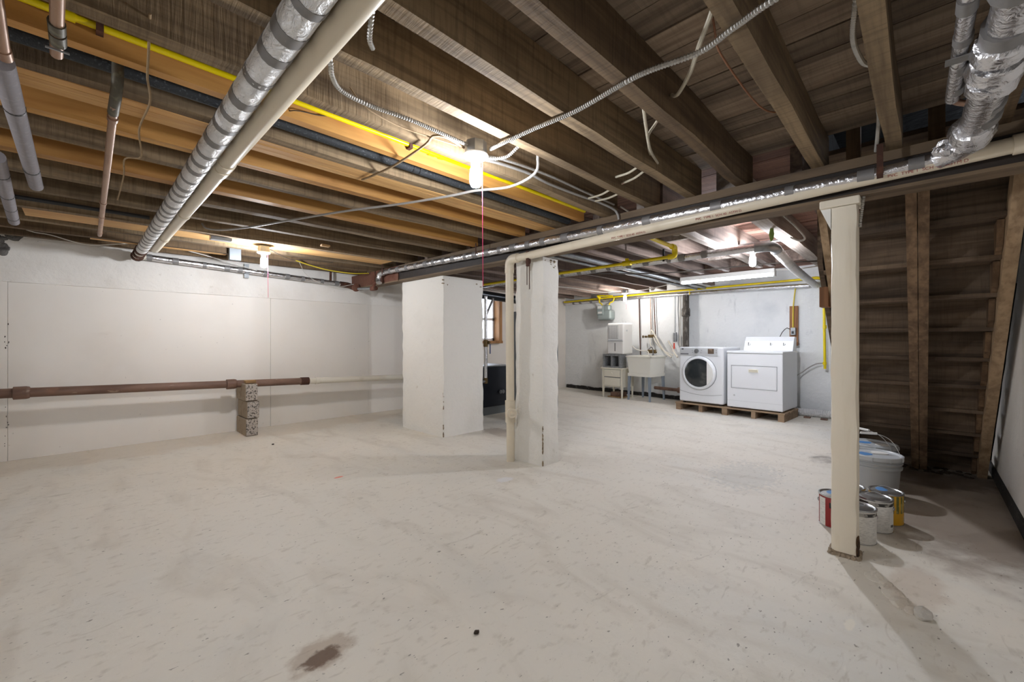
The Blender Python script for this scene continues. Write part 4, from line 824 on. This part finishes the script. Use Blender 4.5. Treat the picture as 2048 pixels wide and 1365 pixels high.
for i, (y, xx) in enumerate(((1.18, 7.22), (.98, 7.20))):
    tag(MB().rbox(xx, xx + .06, y - .04, y + .04, 0, .022, .005).build('wood_scrap', 'castiron'), 'brown wood scrap under the silver duct, %s' % ('nearer the pallet' if i == 0 else 'farther from the pallet'), 'wood')
# laundry ceiling pipes
t = thing('foil_wrapped_pipe', 'foil pipe with tape bands crossing the laundry ceiling', 'pipe', (4.2, 1.0, 1.94))
MB().cyl((4.17, 5.6, 1.925), (4.21, 1.05, 1.945), .034, n=14).build('foil_sleeve', 'foil', t)
bands(t, 1, .0365, lambda y: (4.19, y, 1.945 - .02 * (y - 1.05) / 4.55), [1.5, 1.72, 1.85, 2.1, 2.3, 2.55, 2.75, 2.95, 3.2, 3.45], .05)
MB().tube(spline([(4.21, 1.08, 1.945), (4.24, .98, 1.945), (4.33, .95, 1.945), (4.45, .955, 1.942)], .015), .045, 14).build('elbow', 'steel_grey', t)
MB().box(4.145, 4.15, 1.88, 1.90, 1.92, 2.1).build('hanger_strap', 'black', t)
t = thing('foil_wrapped_pipe', 'thick white wrapped pipe running to the far wall beside the big joist', 'pipe', (4.45, .955, 1.94))
p = spline([(4.42, .957, 1.942), (5.765, 1.055, 1.935), (7.58, 1.13, 1.925)], .025)
MB().tube(p, .046, 14, True, [.046 * (1 + .13 * math.sin(i * 1.25) * abs(noise.noise(Vector((i * .3, 0, 0)))) + .05 * noise.noise(Vector((i * .6, 3, 0)))) for i in range(len(p))]).build('wrap', 'foil_white', t)
for i, (y, z, lb) in enumerate(((2.72, 2.03, 'blue grey pipe along the laundry joists, thicker of two'), (2.86, 2.02, 'blue grey pipe along the laundry joists, thinner of two'))):
    tag(MB().cyl((2.95, y, z), (7.6, y, z), .026 - .006 * i, n=12).build('conduit_pipe', 'steel_grey'), lb, 'pipe')
cable('electric_cable', 'dark cable slung below the laundry joists toward the tube light', [(4.3, 3.6, 2.03), (4.9, 2.9, 1.99), (5.3, 2.3, 1.985), (5.6, 1.8, 2.02), (5.7, 1.2, 2.02), (5.9, .8, 2.02)], .008, 'cable_dark')
cable('electric_cable', 'white cable snaking along the reddish laundry subfloor', [(3.05, 1.75, 2.2), (3.3, 1.72, 2.16), (3.6, 1.66, 2.18), (3.9, 1.7, 2.12), (4.1, 1.62, 2.14)], .007, 'cable_white')
cable('electric_cable', 'white cable across the laundry ceiling near the far bulb', [(5.2, 4.6, 2.03), (5.9, 4.3, 2.01), (6.6, 4.2, 1.99), (7.0, 4.02, 2.03)], .008, 'cable_white')
cable('electric_cable', 'white cable from the far bulb toward the strip light', [(7.08, 3.9, 2.03), (6.9, 3.5, 2.0), (6.7, 3.0, 2.02), (6.4, 2.6, 2.03)], .008, 'cable_white')
cable('electric_cable', 'white cable from the strip light across to the stairs side', [(6.3, 1.38, 2.03), (6.2, 1.1, 2.0), (6.0, .8, 1.99), (5.7, .5, 2.0)], .007, 'cable_white')
cable('armored_cable', 'ridged cable loop hanging beside the big laundry joist', [(3.9, .80, 2.12), (4.0, .72, 2.02), (4.2, .70, 1.97), (4.35, .76, 1.98), (4.4, .84, 2.03)], .009, 'armor', True)
tag(MB().lump((4.02, .90, 2.0), (.015, .02, .06), 3, .5).build('green_scrap', mat('green_plastic', '8fae5a', .6)), 'green plastic scrap hanging from the big laundry joist', 'scrap')

# ------------------------------------------------------------------ boiler corner between the pillars
t = thing('boiler', 'dark navy boiler partly hidden behind the wide pillar', 'boiler', (4.4, 4.8, 0))
MB().rbox(4.0, 4.66, 4.60, 5.1, .12, .72, .01).build('cabinet', 'navy', t)
MB().box(4.02, 4.62, 4.62, 5.08, 0, .12).build('plinth', 'grey_panel', t)
MB().rbox(3.99, 4.67, 4.59, 5.11, .715, .735, .004).build('top_trim', 'steel_grey', t)
for yy in (0, .055): MB().lathe([(.012, 0), (.03, -.01), (.03, -.025), (.012, -.03)], (4.44 + yy, 4.60, .33), 12, 1).build('drain_valve', 'knob_metal', t)
tag(MB().rbox(4.20, 4.75, 3.72, 4.20, 0, 1.51, .008).build('grey_cabinet', 'grey_panel'), 'tall grey metal cabinet edge behind the narrow pillar', 'cabinet')
tag(MB().cyl((3.5, 4.92, 1.86), (4.75, 4.52, 1.74), .062, n=20).build('flue_pipe', 'flue'), 'dark round flue pipe between the two pillars', 'pipe')
t = thing('valve_riser', 'foil wrapped riser with brass valve and blue lever by the window', 'pipe', (4.0, 4.43, .5))
MB().cyl((4.0, 4.43, .56), (4.0, 4.43, 1.74), .024, n=12).build('foil_sleeve', 'foil', t)
MB().cyl((4.0, 4.43, 1.02), (4.0, 4.43, 1.12), .032, n=8).lathe([(.016, -.03), (.024, 0), (.016, .03)], (4.02, 4.40, 1.08), 10, 1).build('valve', 'brass', t)
MB().rbox(4.04, 4.055, 4.385, 4.395, .92, 1.06, .003).build('lever', 'blue', t)
MB().tube([(4.0, 4.43, 1.45), (4.13, 4.45, 1.66), (4.17, 4.46, 1.72)], .016, 8).build('branch', 'tape', t)
MB().cyl((4.0, 4.43, .50), (4.0, 4.43, .58), .03, n=10).build('end_fitting', 'brass', t)
MB().cyl((4.0, 4.43, .53), (3.49, 4.43, .52), .018, n=10).build('return_leg', 'steel_grey', t)
t = thing('drain_valve', 'rusty drain valve assembly below the beam end at the left wall', 'valve', (2.62, 5.2, 1.8))
MB().cyl((2.69, 5.62, 1.83), (2.64, 5.12, 1.79), .018, n=10).build('pipe', 'steel_grey', t)
MB().rbox(2.62, 2.67, 5.06, 5.16, 1.76, 1.82, .008).cyl((2.645, 5.13, 1.8), (2.69, 5.13, 1.87), .018, n=10).build('body', 'rust', t)
MB().cyl((2.64, 5.07, 1.785), (2.61, 4.98, 1.775), .012, n=8).lathe([(.01, 0), (.026, .006), (.026, .018), (.01, .024)], (2.61, 4.96, 1.775), 12, 1).build('hand_wheel', 'rust_dark', t)

# ------------------------------------------------------------------ paint cans and buckets
def can(label, x, y, m, band=None, paint=None, h=.19, rot=0, extra=None):
    t = thing('paint_can', label, 'paint can', (x, y, 0), rot, 'paint cans by the cream post'); r = .0825
    MB().lathe([(r - .002, 0), (r, .004), (r, h - .012), (r - .002, h - .010)], n=36).build('body', m, t)
    MB().lathe([(r - .001, h - .012), (r + .004, h - .010), (r + .004, h - .001), (r - .001, h), (r - .008, h - .003), (r - .011, h - .006), (r - .02, h - .004)], n=36).build('rim_and_lid', 'tin', t)
    MB().lathe([(r - .001, .0), (r + .002, .001), (r + .002, .005), (r - .001, .006)], n=36).build('base_rim', 'tin', t)
    if band: MB().lathe([(r, h - .036), (r + .0008, h - .036), (r + .0008, h - .018), (r, h - .018)], n=36).build('printed_band', band, t)
    if paint: MB().lump((.02, .02, h - .0045), (.045, .03, .0025), 4).build('paint_smear', paint, t)
    b = MB(); pts = [(0, r + .006, h * .72)] + [(.045 * math.sin(math.pi * i / 8), (r + .006) * math.cos(math.pi * i / 8), h + .012 - .06 * math.cos(math.pi * i / 8) ** 2) for i in range(1, 8)] + [(0, -r - .006, h * .72)]
    b.tube(spline(pts, .012), .0016, 5).build('wire_handle', 'wire', t)
    for s in (1, -1): MB().lathe([(.012, 0), (.012, .004 * s), (.006, .008 * s)], (0, s * r, h * .72), 10, 1).build('ear', 'tin', t)
    if extra: extra(t, r, h)
    return t
def patch(t, r, a0, a1, z0, z1, m, name):
    vs = []; n = 8
    for i in range(n + 1):
        a = R(a0 + (a1 - a0) * i / n); vs += [((r + .0008) * math.cos(a), (r + .0008) * math.sin(a), z) for z in (z0, z1)]
    MB().add(vs, [(2 * i, 2 * i + 2, 2 * i + 3, 2 * i + 1) for i in range(n)], True).build(name, m, t)
def red_extra(t, r, h):
    patch(t, r, 118, 150, .006, h - .02, 'can_white', 'white_side'); patch(t, r, 172, 222, .02, .105, 'can_white', 'label_panel'); patch(t, r, 165, 205, .118, .15, 'black', 'black_oval')
    patch(t, r, 180, 196, .026, .05, 'can_band', 'barcode')
def yel_extra(t, r, h):
    patch(t, r, 175, 330, .075, h - .014, 'olive', 'olive_print'); patch(t, r, 248, 280, .022, .055, 'can_white', 'barcode_panel'); patch(t, r, 254, 274, .024, .045, 'can_band', 'barcode')
def wh_extra(t, r, h):
    patch(t, r, 236, 276, .03, .12, 'label_white', 'price_label'); patch(t, r, 240, 262, .035, .05, 'can_band', 'barcode')
can('red paint can left of the cream post', 3.185, .375, 'can_red', None, 'blue_paint', rot=0, extra=red_extra)
can('white labelled paint can closest to the camera', 3.045, .262, 'can_white', 'can_band', rot=20)
can('white labelled paint can with a price sticker, behind the closest one', 3.295, .204, 'can_white', 'can_band', rot=0, extra=wh_extra)
can('yellow labelled paint can, rightmost of the cans', 3.475, .162, 'can_yellow', None, 'blue_paint', rot=10, extra=yel_extra)
can('blue and white paint can mostly hidden behind the cream post', 3.425, .34, 'can_blue', None, rot=-30)
def bucket(label, x, y, rot, hang):
    t = thing('plastic_bucket', label, 'bucket', (x, y, 0), rot, 'grey plastic buckets'); h = .30
    MB().lathe([(.122, 0), (.128, .006), (.142, .205), (.152, .206), (.153, .222), (.145, .224), (.146, .242), (.155, .243), (.155, .252), (.148, .254), (.148, h - .018)], n=44).build('tub', 'bucket', t)
    MB().lathe([(.150, h - .03), (.160, h - .03), (.161, h - .004), (.155, h), (.146, h - .002), (.140, h - .012), (.03, h - .012)], n=44).build('lid', 'bucket_lid', t)
    for i in range(10):
        a = 2 * math.pi * (i + .3) / 10; MB().box(.1605 * math.cos(a) - .004, .1605 * math.cos(a) + .004, .1605 * math.sin(a) - .004, .1605 * math.sin(a) + .004, h - .032, h - .006).build('lid_tab', 'bucket_lid', t)
    MB().lathe([(.05, h - .0115), (.05, h - .009), (.044, h - .009)], (.05, -.05, 0), 20).build('pour_spout', 'white_plastic', t)
    MB().lump((.0, .06, h - .011), (.05, .04, .002), 2).build('paint_smear', 'blue_paint', t)
    c, s = hang
    pts = [(0, -.157, .235), (.02 * c, -.155, .30), (.06 * c, -.12, .30 + .085 * s), (.085 * c, -.05, .30 + .12 * s)]; pts2 = [(p[0], -p[1], p[2]) for p in pts]
    MB().tube(spline(pts + pts2[::-1], .015), .0022, 6).build('wire_handle', 'wire', t)
    MB().cyl((.088 * c, -.05, .30 + .123 * s), (.088 * c, .05, .30 + .123 * s), .009, n=10).build('grip', 'white_plastic', t)
    MB().add([((.1445) * math.cos(a), .1445 * math.sin(a), z) for a in (R(-58), R(-50), R(-42)) for z in (.03, .19)], [(0, 2, 3, 1), (2, 4, 5, 3)], True).build('label', 'label_white', t)
    return t
bucket('grey lidded plastic bucket nearer the paint cans', 4.02, .25, 25, (1, 1.0))
bucket('grey lidded plastic bucket farther back near the stairs', 4.40, .29, -35, (-1, .9))

# ------------------------------------------------------------------ loose bits on the floor
tag(MB().lump((2.375, .0, .012), (.045, .03, .022), 5).build('loose_stone', 'stone'), 'pale loose stone at the end of the floor crack', 'stone')
for (x, y, r, lb) in ((1.05, 1.215, .011, 'dark crumb on the bare floor in the centre foreground'), (1.42, 4.95, .012, 'dark crumb on the floor in front of the block pier'), (3.9, 3.3, .03, 'dark debris on the floor between the pillars'), (6.95, 5.55, .05, 'dark lump on the floor at the far wall')):
    tag(MB().lump((x, y, r * .5), (r, r * .8, r * .6), 2).build('floor_crumb', 'debris'), lb, 'debris')
mb = MB()
for i in range(60):
    mb.lump((5.0 + .25 * random.random(), -.3 + .7 * random.random(), .004), (.014, .02, .01), i)
o = mb.build('dirt_crumbs', 'debris'); o['kind'] = 'stuff'; tag(o, 'loose dirt and crumbs at the foot of the stairs', 'dirt')
